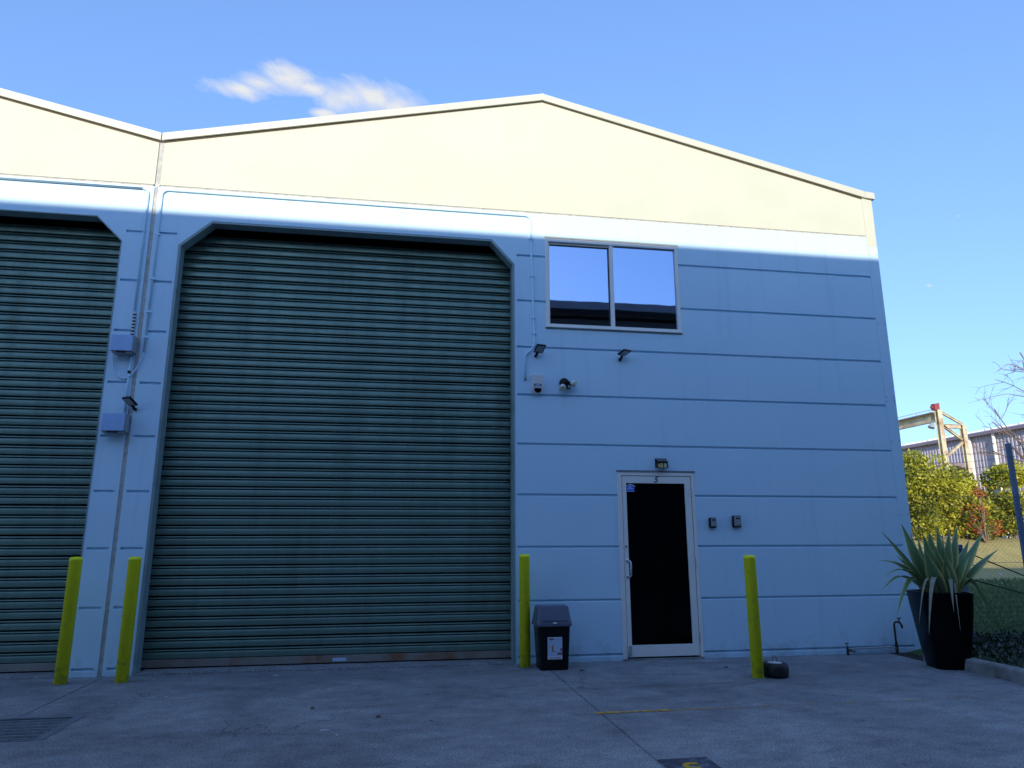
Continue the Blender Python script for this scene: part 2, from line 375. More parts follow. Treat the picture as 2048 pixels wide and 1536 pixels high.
def put(name, me, mat, parent=None, loc=(0, 0, 0)):
    if mat and not me.materials: me.materials.append(MATS[mat])
    o = bpy.data.objects.new(name, me); COL.objects.link(o); o.location = loc
    if parent: o.parent = parent
    return o
def root_of(o):
    while o.parent: o = o.parent
    return o
def part(name, mb, mat, parent=None, smooth=False, bevel=0.0, seg=2, attr=None):
    """parts keep the thing's own origin; coordinates come in world space"""
    base = Vector((0, 0, 0))
    if parent: base = Vector(root_of(parent).location)
    me = mb.mesh(name, base, smooth)
    if attr:
        at = me.attributes.new(attr[0], 'FLOAT', 'POINT'); at.data.foreach_set('value', attr[1])
    o = put(name, me, mat, parent)
    if bevel:
        bv = o.modifiers.new('bevel', 'BEVEL'); bv.width = bevel; bv.segments = seg; bv.limit_method = 'ANGLE'; bv.angle_limit = R(35)
        if smooth is False:
            for p in me.polygons: p.use_smooth = False
    return o
def thing(name, label, cat, loc=(0, 0, 0), group=None):
    o = bpy.data.objects.new(name, None); COL.objects.link(o); o.location = loc
    o.empty_display_size = 0.1
    return tag(o, label, cat, group)
def tag(o, label, cat, group=None):
    o['label'] = label; o['category'] = cat
    if group: o['group'] = group
    return o
def struct(o, label=None):
    o['kind'] = 'structure'
    if label: o['label'] = label
    return o
def solid(name, mb, mat, label, cat, loc, group=None, **kw):
    """a thing that is one mesh, origin at its base"""
    me = mb.mesh(name, Vector(loc), kw.get('smooth', False))
    o = put(name, me, mat, None, loc)
    if kw.get('bevel'):
        bv = o.modifiers.new('bevel', 'BEVEL'); bv.width = kw['bevel']; bv.segments = 2; bv.limit_method = 'ANGLE'; bv.angle_limit = R(35)
    return tag(o, label, cat, group)
def text_mesh(body, size, shear=0.0, extrude=0.0008, bold=0.0):
    c = bpy.data.curves.new('txt', 'FONT'); c.body = body; c.size = size; c.shear = shear
    c.extrude = extrude; c.offset = bold; c.align_x = 'CENTER'; c.align_y = 'CENTER'
    o = bpy.data.objects.new('txt', c); COL.objects.link(o)
    bpy.context.view_layer.update()
    me = bpy.data.meshes.new_from_object(o.evaluated_get(bpy.context.evaluated_depsgraph_get()))
    bpy.data.objects.remove(o); bpy.data.curves.remove(c)
    return me
def text_part(name, body, size, mat, parent, pos, rot=(math.pi/2, 0, 0), **kw):
    me = text_mesh(body, size, **kw); me.materials.clear()
    o = put(name, me, mat, parent, Vector(pos)-Vector(root_of(parent).location)); o.rotation_euler = rot
    return o

# ------------------------------------------------------------------ ground
def gz(x, y):
    """terrain height: flat yard, then a low bank beyond the lawn to the right"""
    k = min(1, max(0, (x-0.6)/3.0)); k = k*k*(3-2*k)
    if y < 8: h = 0.0
    elif y < 18: h = 0.04*(y-8)/10
    elif y < 23: t = (y-18)/5; h = 0.04+1.21*t*t*(3-2*t)
    else: h = 1.25
    return h*k
xs = [-600, -300, -120, -60, -30, -15, -9, -4, -1] + [-0.32+0.5*i for i in range(1, 16)] + [8+1.0*i for i in range(30)] + [40, 45, 60, 90, 150, 300, 600]
ys = [-600, -250, -100, -50, -25, -12, -6, -3] + [-2.5+0.5*i for i in range(9)] + [2.5+0.75*i for i in range(1, 30)] + [26, 30, 40, 60, 100, 200, 400, 800]
xs = sorted(set(xs)); ys = sorted(set(ys))
mb = MB()
for y in ys:
    for x in xs:
        # the sheet dips under the concrete yard
        z = gz(x, y) + (0.085 if x > -0.3 else -0.14)
        mb.v.append((x, y, z))
nx = len(xs)
mb.f = [(j*nx+i, j*nx+i+1, (j+1)*nx+i+1, (j+1)*nx+i) for j in range(len(ys)-1) for i in range(nx-1)]
struct(part('ground', mb, 'lawn', smooth=True))

# concrete yard: a bed with separate slabs, open joints between them
KX = -0.50           # kerb face
gx0, gx1, gy0, gy1 = -10.6, -8.86, -2.43, -1.70       # drain grate hole
mb = MB().box(-40, gx0, -10.5, 0.30, -0.13, -0.030).box(gx1, KX, -10.5, 0.30, -0.13, -0.030).box(gx0, gx1, -10.5, gy0, -0.13, -0.030).box(gx0, gx1, gy1, 0.30, -0.13, -0.030)
yard = struct(part('concrete_yard', mb, 'soil'))
def slab(x0, x1, y0, y1):
    part('slab', MB().box(x0, x1, y0, y1, -0.028, 0.0), 'concrete', yard, bevel=0.004, seg=1)
J = 0.006
gx0, gx1, gy0, gy1 = -10.6, -8.86, -2.43, -1.70       # drain grate hole
slab(-40, -18.8-J, -10.5, -0.006)
slab(-18.8+J, -14.1-J, -10.5, -0.006)
def slab_poly(poly):
    k = len(poly)
    mb = MB().add([(x, y, -0.028) for x, y in poly]+[(x, y, 0.0) for x, y in poly], [tuple(range(k-1, -1, -1)), tuple(range(k, 2*k))]+[(a, (a+1) % k, (a+1) % k+k, a+k) for a in range(k)])
    part('slab', mb, 'concrete', yard)
slab_poly([(-14.1+J, -10.5), (-9.36-J, -10.5), (-9.36-J, gy0), (gx0, gy0), (gx0, gy1), (-9.36-J, gy1), (-9.36-J, -0.006), (-14.1+J, -0.006)])
slab_poly([(-9.36+J, -10.5), (-4.80-J, -10.5), (-4.80-J, -0.006), (-9.36+J, -0.006), (-9.36+J, gy1), (gx1, gy1), (gx1, gy0), (-9.36+J, gy0)])
slab(-4.80+J, KX-0.002, -10.5, -0.006)
# threshold strips inside the openings
part('threshold', MB().box(-13.7, -9.74, -0.004, 0.75, -0.028, 0.022), 'concrete', yard, bevel=0.006)
part('threshold', MB().box(-9.07, -5.13, -0.004, 0.75, -0.028, 0.022), 'concrete', yard, bevel=0.006)
part('threshold', MB().box(-3.86, -2.88, -0.012, 0.14, -0.028, 0.020), 'concrete', yard, bevel=0.004)

# drain grate
gt = thing('drain_grate', 'steel bar drain grate set in the concrete at the lower left', 'drain grate', (-9.7, -2.06, -0.02))
mb = MB().box(gx0, gx1, gy0, gy0+0.045, -0.026, 0.002).box(gx0, gx1, gy1-0.045, gy1, -0.026, 0.002)
mb.box(gx1-0.075, gx1, gy0+0.045, gy1-0.045, -0.026, 0.003).box(gx0, gx0+0.06, gy0+0.045, gy1-0.045, -0.026, 0.003)
part('frame', mb, 'grate_steel', gt)
part('pit', MB().box(gx0+0.002, gx1-0.002, gy0+0.002, gy1-0.002, -0.128, -0.12), 'dark_gap', gt)
nb = 7
bar = MB().box(gx0+0.06, gx1-0.075, -0.005, 0.005, -0.026, 0.0).mesh('bar', Vector((gx0, 0, 0)))
bar.materials.append(MATS['galv'])
for i in range(nb):
    y = gy0+0.045+(i+0.5)*(gy1-gy0-0.09)/nb
    put('bar', bar, None, gt, Vector((gx0, y, 0))-Vector(gt.location))
rod = MB().box(-0.0025, 0.0025, gy0+0.045, gy1-0.045, -0.024, -0.012).mesh('cross_rod', Vector((0, gy0, 0)))
rod.materials.append(MATS['grate_steel'])
for i in range(34):
    x = gx0+0.085+i*0.055
    if x < gx1-0.08: put('cross_rod', rod, None, gt, Vector((x, gy0, 0))-Vector(gt.location))

# painted marks
p0, p1 = atZ(1190, 1427), atZ(2000, 1394)
mb = MB(); N = 30
for i in range(N+1):
    t = i/N; p = p0.lerp(p1, t); w = 0.028+0.006*math.sin(i*1.7)
    mb.v += [(p.x, p.y-w, 0.004), (p.x, p.y+w, 0.004)]
mb.f = [(2*i, 2*i+2, 2*i+3, 2*i+1) for i in range(N)]
struct(part('painted_line', mb, 'orange_line_paint'), 'worn orange painted line across the concrete yard')
mb = MB()
for (u0, v0, u1, v1, w) in ((292, 1397, 336, 1394, .012), (366, 1392, 410, 1390, .006), (618, 1381, 664, 1378, .011), (698, 1377, 720, 1376, .010), (706, 1380, 722, 1384, .012),
                            (640, 1462, 656, 1460, .014), (655, 1461, 676, 1472, .012), (644, 1481, 654, 1481, .012), (545, 1352, 558, 1351, .02), (664, 1338, 684, 1338, .022), (818, 1332, 918, 1329, .008)):
    a, c = atZ(u0, v0), atZ(u1, v1)
    mb.add([(a.x, a.y-w, .004), (c.x, c.y-w, .004), (c.x, c.y+w, .004), (a.x, a.y+w, .004)], [(0, 1, 2, 3)])
struct(part('paint_scuffs', mb, 'white_scuff'), 'scraps of worn white paint on the concrete')
# pit cover with painted unit number, lower edge of the picture
q = atZ(1360, 1518)
pc = thing('pit_cover', 'dark pit lid with a yellow painted number in the concrete', 'pit cover', (-4.64, -3.80, 0))
part('lid', MB().box(-4.79, -4.465, -4.02, -3.555, -0.01, 0.006), 'pit_cover', pc, bevel=0.004)
text_part('number', '5', 0.26, 'yellow_number', pc, (-4.635, -3.745, 0.0085), (0, 0, R(182)), extrude=0.001, bold=0.006)

# ------------------------------------------------------------------ the warehouse
wh = thing('warehouse', 'two-bay warehouse with pale blue grey grooved walls and cream gables', 'warehouse', (-9.41, 0, 0))
Z0, S = 0.09, 0.6
ZK = [Z0+S*k for k in range(9)] + [5.47]
GD = 0.028                                   # groove depth
def band_mb(mb, traps, last=False):
    """traps: (x0, x1, low0, low1, top); front face y=0, chamfered top lip, square underside"""
    for x0, x1, a0, a1, zt in traps:
        c1, c2 = (0.034, 0.022) if not last else (0.012, 0.010)
        prof = lambda lo: [(0.0, lo), (GD, lo), (GD, zt-c2), (0.0, zt-c1)]
        P0 = [(x0, y, z) for y, z in prof(a0)]; P1 = [(x1, y, z) for y, z in prof(a1)]
        mb.add(P0+P1, [(0, 1, 2, 3), (7, 6, 5, 4), (0, 4, 5, 1), (1, 5, 6, 2), (2, 6, 7, 3), (3, 7, 4, 0)])
def bands(tr, last):
    tr = sorted(tr); runs = []
    for t in tr:
        if runs and abs(runs[-1][-1][1]-t[0]) < 1e-6 and max(runs[-1][-1][3], t[2]) < min(runs[-1][-1][4], t[4]): runs[-1].append(t)
        else: runs.append([t])
    for r_ in runs:
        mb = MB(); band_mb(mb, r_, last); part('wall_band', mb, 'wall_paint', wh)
DX0, DX1, DZ = -3.86, -2.88, 2.155
WX0, WX1, WZ0, WZ1 = -4.712, -2.932, 3.952, 5.13
CORN = -0.139
def cut(x0, x1, zb, zt):
    """rectangles of a right-hand wall band with door and window cut away"""
    out = []
    for a, c in ((x0, WX0), (WX0, DX0), (DX0, WX1), (WX1, DX1), (DX1, x1)):
        if c <= a: continue
        mid = (a+c)/2; lo, hi = zb, zt
        if DX0 <= mid <= DX1 and zb < DZ:
            if zt <= DZ+0.02: continue
            lo = DZ
        if WX0 <= mid <= WX1 and zt > WZ0 and zb < WZ1:
            if zb < WZ0-0.06: out.append((a, c, lo, lo, WZ0)); 
            if zt > WZ1+0.06: out.append((a, c, WZ1, WZ1, zt))
            continue
        out.append((a, c, lo, lo, hi))
    return out
JX0, JX1 = -9.434, -9.388                     # open joint between the two wall panels
SL, SR, SB0, SB1 = -9.093, -5.114, 4.737, 4.758
MARG = 0.035
ledges = [0.0]+ZK
for k in range(len(ledges)-1):
    zb, zt = ledges[k], ledges[k+1]; last = (k == len(ledges)-2)
    mb = MB()
    tr = []
    if last:
        tr += [(JX1+MARG, -8.931, zb, zb, zt), (-8.931, -8.75, zb, 5.06, zt), (-8.75, -5.402, 5.06, 5.06, zt), (-5.402, -5.24, 5.06, zb, zt)]
        tr += cut(-5.24, CORN, zb, zt)
    else:
        tr += [(JX1+MARG, SL-MARG, zb, zb, zt)] + cut(SR+MARG, CORN, zb, zt)
    bands(tr, last)
    mb = MB()                                   # the neighbouring bay, left of the joint
    if last:
        tr = [(-9.88, JX0-MARG, zb, zb, zt), (-10.013, -9.88, 5.035, zb, zt), (-13.41, -10.013, 5.035, 5.035, zt), (-13.55, -13.41, zb, 5.035, zt), (-18.8, -13.55, zb, zb, zt)]
    else:
        tr = [(-9.721+MARG, JX0-MARG, zb, zb, zt), (-18.8, -13.70-MARG, zb, zb, zt)]
    bands(tr, last)
# plain margins beside the openings and the joint (no grooves there), triangles over the chamfers
for a, c, z in ((JX1, JX1+MARG, 5.458), (JX0-MARG, JX0, 5.458), (-13.70-MARG, -13.70, 4.744)):
    part('wall_margin', MB().box(a, c, 0.0, GD, 0, z), 'wall_paint', wh)
part('wall_margin', MB().prism([(SL-MARG, 0), (SL, 0), (SL, SB0), (-8.931, 4.89), (SL-MARG, 4.89)], 0, GD), 'wall_paint', wh)
part('wall_margin', MB().prism([(SR, 0), (SR+MARG, 0), (SR+MARG, 4.89), (-5.24, 4.89), (SR, SB1)], 0, GD), 'wall_paint', wh)
part('wall_margin', MB().prism([(-9.721, 0), (-9.721+MARG, 0), (-9.721+MARG, 4.89), (-9.865, 4.89), (-9.721, 4.744)], 0, GD), 'wall_paint', wh)
# backing panels behind the grooves
mb = MB(); B0, B1 = GD+0.0005, 0.16
mb.prism([(-9.41, 0), (SL, 0), (SL, SB0), (-9.41, SB0)], B0, B1)
mb.prism([(-9.41, SB0), (SL, SB0), (-8.75, 5.06), (-8.75, 5.48), (-9.41, 5.48)], B0, B1)
mb.prism([(-8.75, 5.06), (-5.402, 5.06), (-5.402, 5.48), (-8.75, 5.48)], B0, B1)
mb.prism([(-5.402, 5.06), (SR, SB1), (WX0, SB1), (WX0, 5.48), (-5.402, 5.48)], B0, B1)
mb.prism([(SR, 0), (WX0, 0), (WX0, SB1), (SR, SB1)], B0, B1)
mb.prism([(WX0, WZ1), (WX1, WZ1), (WX1, 5.48), (WX0, 5.48)], B0, B1)
mb.prism([(WX0, DZ), (WX1, DZ), (WX1, WZ0), (WX0, WZ0)], B0, B1)
mb.prism([(WX1, DZ), (0, DZ), (0, 5.48), (WX1, 5.48)], B0, B1)
mb.prism([(WX0, 0), (DX0, 0), (DX0, DZ), (WX0, DZ)], B0, B1)
mb.prism([(DX1, 0), (0, 0), (0, DZ), (DX1, DZ)], B0, B1)
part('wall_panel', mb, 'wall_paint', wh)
mb = MB()
mb.prism([(-9.721, 0), (-9.411, 0), (-9.411, 4.744), (-9.721, 4.744)], B0, B1)
mb.prism([(-10.013, 5.035), (-9.721, 4.744), (-9.411, 4.744), (-9.411, 5.48), (-10.013, 5.48)], B0, B1)
mb.prism([(-13.41, 5.035), (-10.013, 5.035), (-10.013, 5.48), (-13.41, 5.48)], B0, B1)
mb.prism([(-18.8, 4.744), (-13.70, 4.744), (-13.41, 5.035), (-13.41, 5.48), (-18.8, 5.48)], B0, B1)
mb.prism([(-18.8, 0), (-13.70, 0), (-13.70, 4.744), (-18.8, 4.744)], B0, B1)
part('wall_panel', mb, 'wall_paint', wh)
# gables (cream) and the sealant joint
part('gable', MB().prism([(JX1+0.012, 5.484), (CORN, 5.484), (CORN, 6.12), (-4.727, 7.15), (JX1+0.012, 6.10)], 0.0, B1), 'cream_paint', wh)
part('gable', MB().prism([(-18.8, 5.484), (JX0-0.004, 5.484), (JX0-0.004, 6.10), (-14.1, 7.15), (-18.8, 6.12)], 0.0, B1), 'cream_paint', wh)
part('joint_sealant', MB().box(JX0+0.0005, JX1-0.0005, 0.012, GD+0.0003, 0.0, 5.48).box(JX0-0.003, JX1+0.011, 0.014, B1, 5.481, 6.08), 'sealant', wh)
part('gable_drip', MB().box(JX1+0.02, CORN, 0.008, 0.03, 5.459, 5.4835).box(-18.8, JX0-0.02, 0.008, 0.03, 5.459, 5.4835), 'sealant', wh)
# corner flashing in two lengths with an overlap and screws
part('corner_flashing', MB().box(CORN+0.001, 0.012, -0.006, 0.16, 0.0, 1.72), 'wall_paint', wh, bevel=0.002)
part('corner_flashing', MB().box(CORN+0.0015, 0.0115, -0.004, 0.16, 1.7205, 5.32), 'wall_paint', wh, bevel=0.002)
part('corner_flashing', MB().box(CORN+0.0015, 0.0115, -0.004, 0.16, 5.3205, 6.08), 'cream_paint', wh, bevel=0.002)
screw = MB().lathe([(0.007, 0.0), (0.007, 0.003), (0.004, 0.005)], n=8, M=Matrix.Rotation(R(90), 3, 'X')).mesh('screw')
screw.materials.append(MATS['grey_flash'])
for z in (0.9, 1.66, 2.6, 3.13, 3.19, 4.2, 5.2):
    for x in (CORN+0.02, -0.012):
        put('screw', screw, None, wh, Vector((x, -0.0065, z+0.01*(x > -0.05)))-Vector(wh.location))
# barge cappings along the roof edges
def barge(pts):
    mb = MB(); (x0, zt0), (x1, zt1) = pts
    h = 0.098
    mb.prism([(x0, zt0-h), (x1, zt1-h), (x1, zt1), (x0, zt0)], -0.034, 0.40)
    return part('barge_capping', mb, 'cream_metal', wh, bevel=0.004)
barge([(-9.405, 6.150), (-4.728, 7.196)]); barge([(-4.726, 7.196), (-0.097, 6.148)])
barge([(-14.1, 7.196), (-9.415, 6.150)]); barge([(-18.8, 6.148), (-14.102, 7.196)])
part('barge_end', MB().prism([(-0.095, 6.050), (0.045, 6.036), (0.045, 6.132), (-0.095, 6.146)], -0.037, 0.40), 'cream_metal', wh, bevel=0.003)
part('ridge_clip', MB().box(-4.742, -4.712, -0.038, 0.0, 7.098, 7.193), 'cream_metal', wh)
for (xa, za), (xb, zb2) in (((-9.38, 6.045), (-4.727, 7.094)), ((-4.727, 7.094), (-0.14, 6.046)), ((-14.1, 7.094), (-9.44, 6.045))):
    part('barge_shadow_strip', MB().prism([(xa, za-0.010), (xb, zb2-0.010), (xb, zb2+0.006), (xa, za+0.006)], -0.006, -0.0005), 'barge_shade', wh)  # dark strip standing in for the shadow the capping throws
# roofs, side and back walls, a closed dark inside
for xa, za, xb, zb in ((-9.41, 6.06, -4.727, 7.10), (-4.727, 7.10, 0.05, 6.03), (-18.8, 6.03, -14.1, 7.10), (-14.1, 7.10, -9.41, 6.06)):
    part('roof', MB().prism([(xa, za-0.04), (xb, zb-0.04), (xb, zb+0.02), (xa, za+0.02)], 0.17, 24.0), 'shed_roof', wh)
part('side_wall', MB().box(-0.16, 0.0, 0.161, 24.0, -0.1, 6.0), 'wall_paint', wh)
part('side_wall', MB().box(-18.8, -18.64, 0.161, 24.0, -0.1, 6.0), 'wall_paint', wh)
part('back_wall', MB().prism([(-18.8, -0.1), (0.0, -0.1), (0.0, 6.0), (-4.727, 7.06), (-9.41, 6.02), (-14.1, 7.06), (-18.8, 6.0)], 24.001, 24.15), 'wall_paint', wh)
part('inner_floor', MB().box(-18.64, -0.16, 0.76, 24.0, -0.12, 0.015), 'inside', wh)
part('inner_wall', MB().box(-9.44, -9.38, 0.165, 24.0, 0.016, 6.0), 'inside', wh)

# roller shutters: folded-steel slats behind the wall, steel angle round each opening
YS = 0.25
zt_ = atY(640, 501.3, YS).z; zb_ = atY(640, 1311.3, YS).z
PITCH = (zt_-zb_)/44.0
def slat_mesh(w):
    p = PITCH
    q = p-0.1075
    prof = [(0.045, 0.0), (0.0, 0.0), (-0.004, 0.002), (-0.0045, 0.006), (-0.003, 0.028), (-0.0005, 0.048), (0.003, 0.060), (0.010, 0.0680),
            (0.034, 0.0685), (0.034, 0.0768), (0.004, 0.0775), (-0.001, 0.0800), (0.003, 0.0900), (0.010, 0.0925), (0.050, 0.0930), (0.050, 0.1075+q)]
    k = len(prof)
    vs = [(0, y, z) for y, z in prof] + [(w, y, z) for y, z in prof]
    fs = [(i, i+k, i+1+k, i+1) for i in range(k-1) if i not in (8, k-2)]      # slots stay open to the dark inside
    mb = MB().add(vs, fs); me = mb.mesh('slat'); me.materials.append(MATS['shutter_paint'])
    for i, pl in enumerate(me.polygons): pl.use_smooth = 1 <= i < 7
    return me
def shutter(x0, x1, zc0, xa, xb, ztop, label, t=0.022):
    """opening x0..x1, chamfers from height zc0 to (xa, ztop)-(xb, ztop)"""
    o0, o1 = (x0, zc0), (xa, ztop)
    pl = [(x0, 0.0), (x0, zc0), (xa, ztop), (xb, ztop), (x1, zc0+0.012), (x1, 0.0)]
    # inner outline, offset inward
    def off(poly, d):
        res = []
        for i, (x, z) in enumerate(poly):
            def nrm(a, c):
                v = Vector((c[0]-a[0], c[1]-a[1])).normalized(); return Vector((v.y, -v.x))
            if i == 0: nn = nrm(poly[0], poly[1]); s = 1
            elif i == len(poly)-1: nn = nrm(poly[-2], poly[-1]); s = 1
            else:
                n1, n2 = nrm(poly[i-1], poly[i]), nrm(poly[i], poly[i+1]); nn = (n1+n2).normalized(); s = 1/nn.dot(n1)
            res.append((x+nn.x*d*s, z+nn.y*d*s))
        return res
    inn = off(pl, t); outer = off(pl, -0.005)
    mb = MB()
    for i in range(len(pl)-1):       # reveal lining (channel), then a face flange
        a, c, ai, ci, ao, co = pl[i], pl[i+1], inn[i], inn[i+1], outer[i], outer[i+1]
        e = 0.0012
        mb.add([(a[0], -0.003, a[1]), (c[0], -0.003, c[1]), (ci[0], -0.003, ci[1]), (ai[0], -0.003, ai[1]),
                (a[0], 0.155, a[1]), (c[0], 0.155, c[1]), (ci[0], 0.155, ci[1]), (ai[0], 0.155, ai[1])],
               [(0, 1, 2, 3), (7, 6, 5, 4), (3, 2, 6, 7), (0, 4, 5, 1)])
        mb.add([(ao[0], -0.005, ao[1]), (co[0], -0.005, co[1]), (c[0], -0.005, c[1]), (a[0], -0.005, a[1]),
                (ao[0], -0.0008, ao[1]), (co[0], -0.0008, co[1]), (c[0], -0.0008, c[1]), (a[0], -0.0008, a[1])],
               [(0, 1, 2, 3), (7, 6, 5, 4), (0, 4, 5, 1), (3, 2, 6, 7)])
    fr = part('roller_shutter', mb, 'steel_frame', wh); fr['label'] = label
    base = Vector(wh.location)
    me = slat_mesh(x1-x0+0.22)
    for i in range(45):
        z = zb_ + 0.0085 + i*PITCH
        o = put('slat', me, None, fr, Vector((x0-0.11, YS+random.uniform(-.002, .002), z+random.uniform(-.0011, .0011)))-base)
        o.rotation_euler.x = random.uniform(-.03, .03); o.rotation_euler.y = random.uniform(-.0006, .0006)
    zr = zb_ + 0.006
    part('bottom_rail', MB().box(x0-0.09, x1+0.09, YS-0.012, YS+0.05, 0.036, zr-0.004), 'shutter_rail', fr, bevel=0.004)
    part('guide', MB().box(x0-0.16, x0-0.112, YS-0.03, YS+0.06, 0.03, 5.1), 'steel_frame', fr)
    part('guide', MB().box(x1+0.112, x1+0.16, YS-0.03, YS+0.06, 0.03, 5.1), 'steel_frame', fr)
    part('drum', MB().tube([(x0-0.1, YS+0.33, 5.36), (x1+0.1, YS+0.33, 5.36)], 0.2, 18), 'dark_gap', fr)  # near-black colour stands for the shade above the curtain
    part('head_light_block', MB().box(x0-0.3, x1+0.3, 0.161, YS+0.75, 5.58, 5.62).box(x0-0.3, x1+0.3, YS+0.70, YS+0.74, 4.0, 5.58), 'inside', fr)  # unseen panels added above and behind the drum to keep light out
    return fr
sh1 = shutter(SL, SR, SB0, -8.75, -5.402, 5.06, 'large dark green roller shutter between the pier and the blue grey wall')
sh2 = shutter(-13.70, -9.721, 4.737, -13.41, -10.013, 5.035, 'dark green roller shutter cut off by the left edge', 0.007)
part('maker_plate', MB().box(-7.12, -6.97, YS-0.015, YS-0.0125, 0.050, 0.085), 'pale_print', sh1)

# window
wf = MB()
fy0, fy1 = -0.012, 0.09
wf.box(WX0, WX0+0.040, fy0, fy1, WZ0, WZ1).box(WX1-0.040, WX1, fy0, fy1, WZ0, WZ1)
wf.box(WX0+0.040, WX1-0.040, fy0, fy1, WZ1-0.045, WZ1).box(WX0+0.040, WX1-0.040, fy0, fy1, WZ0, WZ0+0.035)
win = part('window', wf, 'alu_frame', wh, bevel=0.003)
xm = -3.842
part('mullion', MB().box(xm-0.022, xm+0.026, -0.006, 0.06, WZ0+0.035, WZ1-0.045), 'alu_frame', win, bevel=0.003)
part('sash', MB().box(WX0+0.040, xm-0.022, 0.020, 0.05, WZ1-0.068, WZ1-0.045).box(WX0+0.040, WX0+0.058, 0.020, 0.05, WZ0+0.035, WZ1-0.068), 'alu_frame', win)
part('sash_gasket', MB().box(WX0+0.060, xm-0.0225, 0.030, 0.05, WZ1-0.080, WZ1-0.069).box(xm-0.036, xm-0.0225, 0.030, 0.05, WZ0+0.0355, WZ1-0.081), 'rubber', win)
part('pane', MB().box(WX0+0.060, xm-0.036, 0.040, 0.046, WZ0+0.0355, WZ1-0.081), 'tinted_glass', win)
part('pane', MB().box(xm+0.027, WX1-0.041, 0.024, 0.030, WZ0+0.0355, WZ1-0.046), 'tinted_glass', win)
part('sill', MB().box(WX0-0.01, WX1+0.012, -0.03, 0.10, WZ0-0.012, WZ0-0.0005), 'alu_frame', win)
part('head_trim', MB().box(WX0-0.006, WX1+0.006, -0.016, 0.1, WZ1+0.0005, WZ1+0.020), 'cream_metal', win)

# entrance door
df = MB().box(DX0, DX0+0.052, -0.010, 0.10, 0.021, DZ).box(DX1-0.042, DX1, -0.010, 0.10, 0.021, DZ).box(DX0+0.052, DX1-0.042, -0.010, 0.10, DZ-0.042, DZ)
door = part('door', df, 'alu_frame', wh, bevel=0.003)
part('head_flashing', MB().box(DX0-0.008, DX1+0.01, -0.016, 0.02, DZ+0.001, DZ+0.022), 'grey_flash', door)
lx0, lx1, lz0, lz1 = DX0+0.058, DX1-0.050, 0.040, DZ-0.049
gx_0, gx_1, gz_0, gz_1 = -3.750, -3.008, 0.168, 2.022
leaf = MB().box(lx0, gx_0, -0.004, 0.040, lz0, lz1).box(gx_1, lx1, -0.004, 0.040, lz0, lz1)
leaf.box(gx_0, gx_1, -0.004, 0.040, lz0, gz_0).box(gx_0, gx_1, -0.004, 0.040, gz_1, lz1)
part('door_leaf', leaf, 'alu_frame', door, bevel=0.002)
part('glass', MB().box(gx_0+0.0005, gx_1-0.0005, 0.012, 0.018, gz_0+0.0005, gz_1-0.0005), 'door_glass', door)
part('gap', MB().box(DX0+0.0525, DX1-0.0425, 0.041, 0.06, 0.022, DZ-0.0425), 'dark_gap', door)
ha, hb = atY(1256, 1122, -0.05), atY(1257, 1154, -0.05)
hx = (lx0+gx_0)/2+0.012
part('handle', MB().tube([(hx-0.005, -0.004, ha.z), (hx+0.012, -0.045, ha.z), (hx+0.02, -0.055, ha.z-0.02), (hx+0.02, -0.055, hb.z+0.02), (hx+0.012, -0.045, hb.z), (hx-0.005, -0.004, hb.z)], 0.009, 10), 'alu_bright', door, smooth=True)
for z in (ha.z, hb.z):
    part('handle_rose', MB().lathe([(0.019, 0.0), (0.019, 0.005), (0.012, 0.008)], (hx-0.006, -0.0045, z), 14, M=Matrix.Rotation(R(90), 3, 'X')), 'alu_bright', door)
part('lock', MB().lathe([(0.012, 0.0), (0.012, 0.006), (0.006, 0.008)], (hx-0.016, -0.0045, atY(1249, 1093).z), 12, M=Matrix.Rotation(R(90), 3, 'X')), 'grey_flash', door)
for v in (985, 1125, 1275):
    z = atY(1385, v).z
    part('hinge', MB().tube([(lx1+0.004, -0.012, z-0.055), (lx1+0.004, -0.012, z-0.018)], 0.008, 8).tube([(lx1+0.004, -0.012, z-0.015), (lx1+0.004, -0.012, z+0.055)], 0.0085, 8), 'alu_bright', door)
part('bolt', MB().box(lx0+0.012, lx0+0.040, -0.030, -0.0045, 0.075, 0.165).box(lx0+0.004, lx0+0.034, -0.040, -0.0045, 0.055, 0.10).tube([(lx0+0.02, -0.02, 0.060), (lx0+0.02, -0.02, 0.022)], 0.005, 6), 'alu_bright', door, bevel=0.003)
text_part('house_number', '5', 0.10, 'dark_gap', door, (-3.375, -0.0055, (gz_1+lz1)/2), shear=0.25, extrude=0.001, bold=0.0015)
st = part('sticker', MB().prism([(-3.740, 1.925), (-3.645, 1.925), (-3.645, 1.985), (-3.6925, 2.010), (-3.740, 1.985)], 0.0105, 0.0115), 'blue_print', door)
st['label'] = 'house shaped blue sticker with white roof line'
mb = MB().prism([(-3.750, 1.980), (-3.6925, 2.010), (-3.6925, 2.018), (-3.750, 1.988)], 0.0095, 0.0103).prism([(-3.6925, 2.010), (-3.635, 1.980), (-3.635, 1.988), (-3.6925, 2.018)], 0.0095, 0.0103)
mb.prism([(-3.718, 1.975), (-3.680, 1.975), (-3.688, 1.969), (-3.710, 1.969)], 0.0095, 0.0103).prism([(-3.700, 1.977), (-3.684, 1.977), (-3.694, 1.998)], 0.0095, 0.0103).prism([(-3.712, 1.977), (-3.702, 1.977), (-3.702, 1.990)], 0.0095, 0.0103)
mb.box(-3.732, -3.653, 0.0095, 0.0103, 1.955, 1.961).box(-3.742, -3.643, 0.0095, 0.0103, 1.921, 1.925)
part('sticker_print', mb, 'white_print', door)

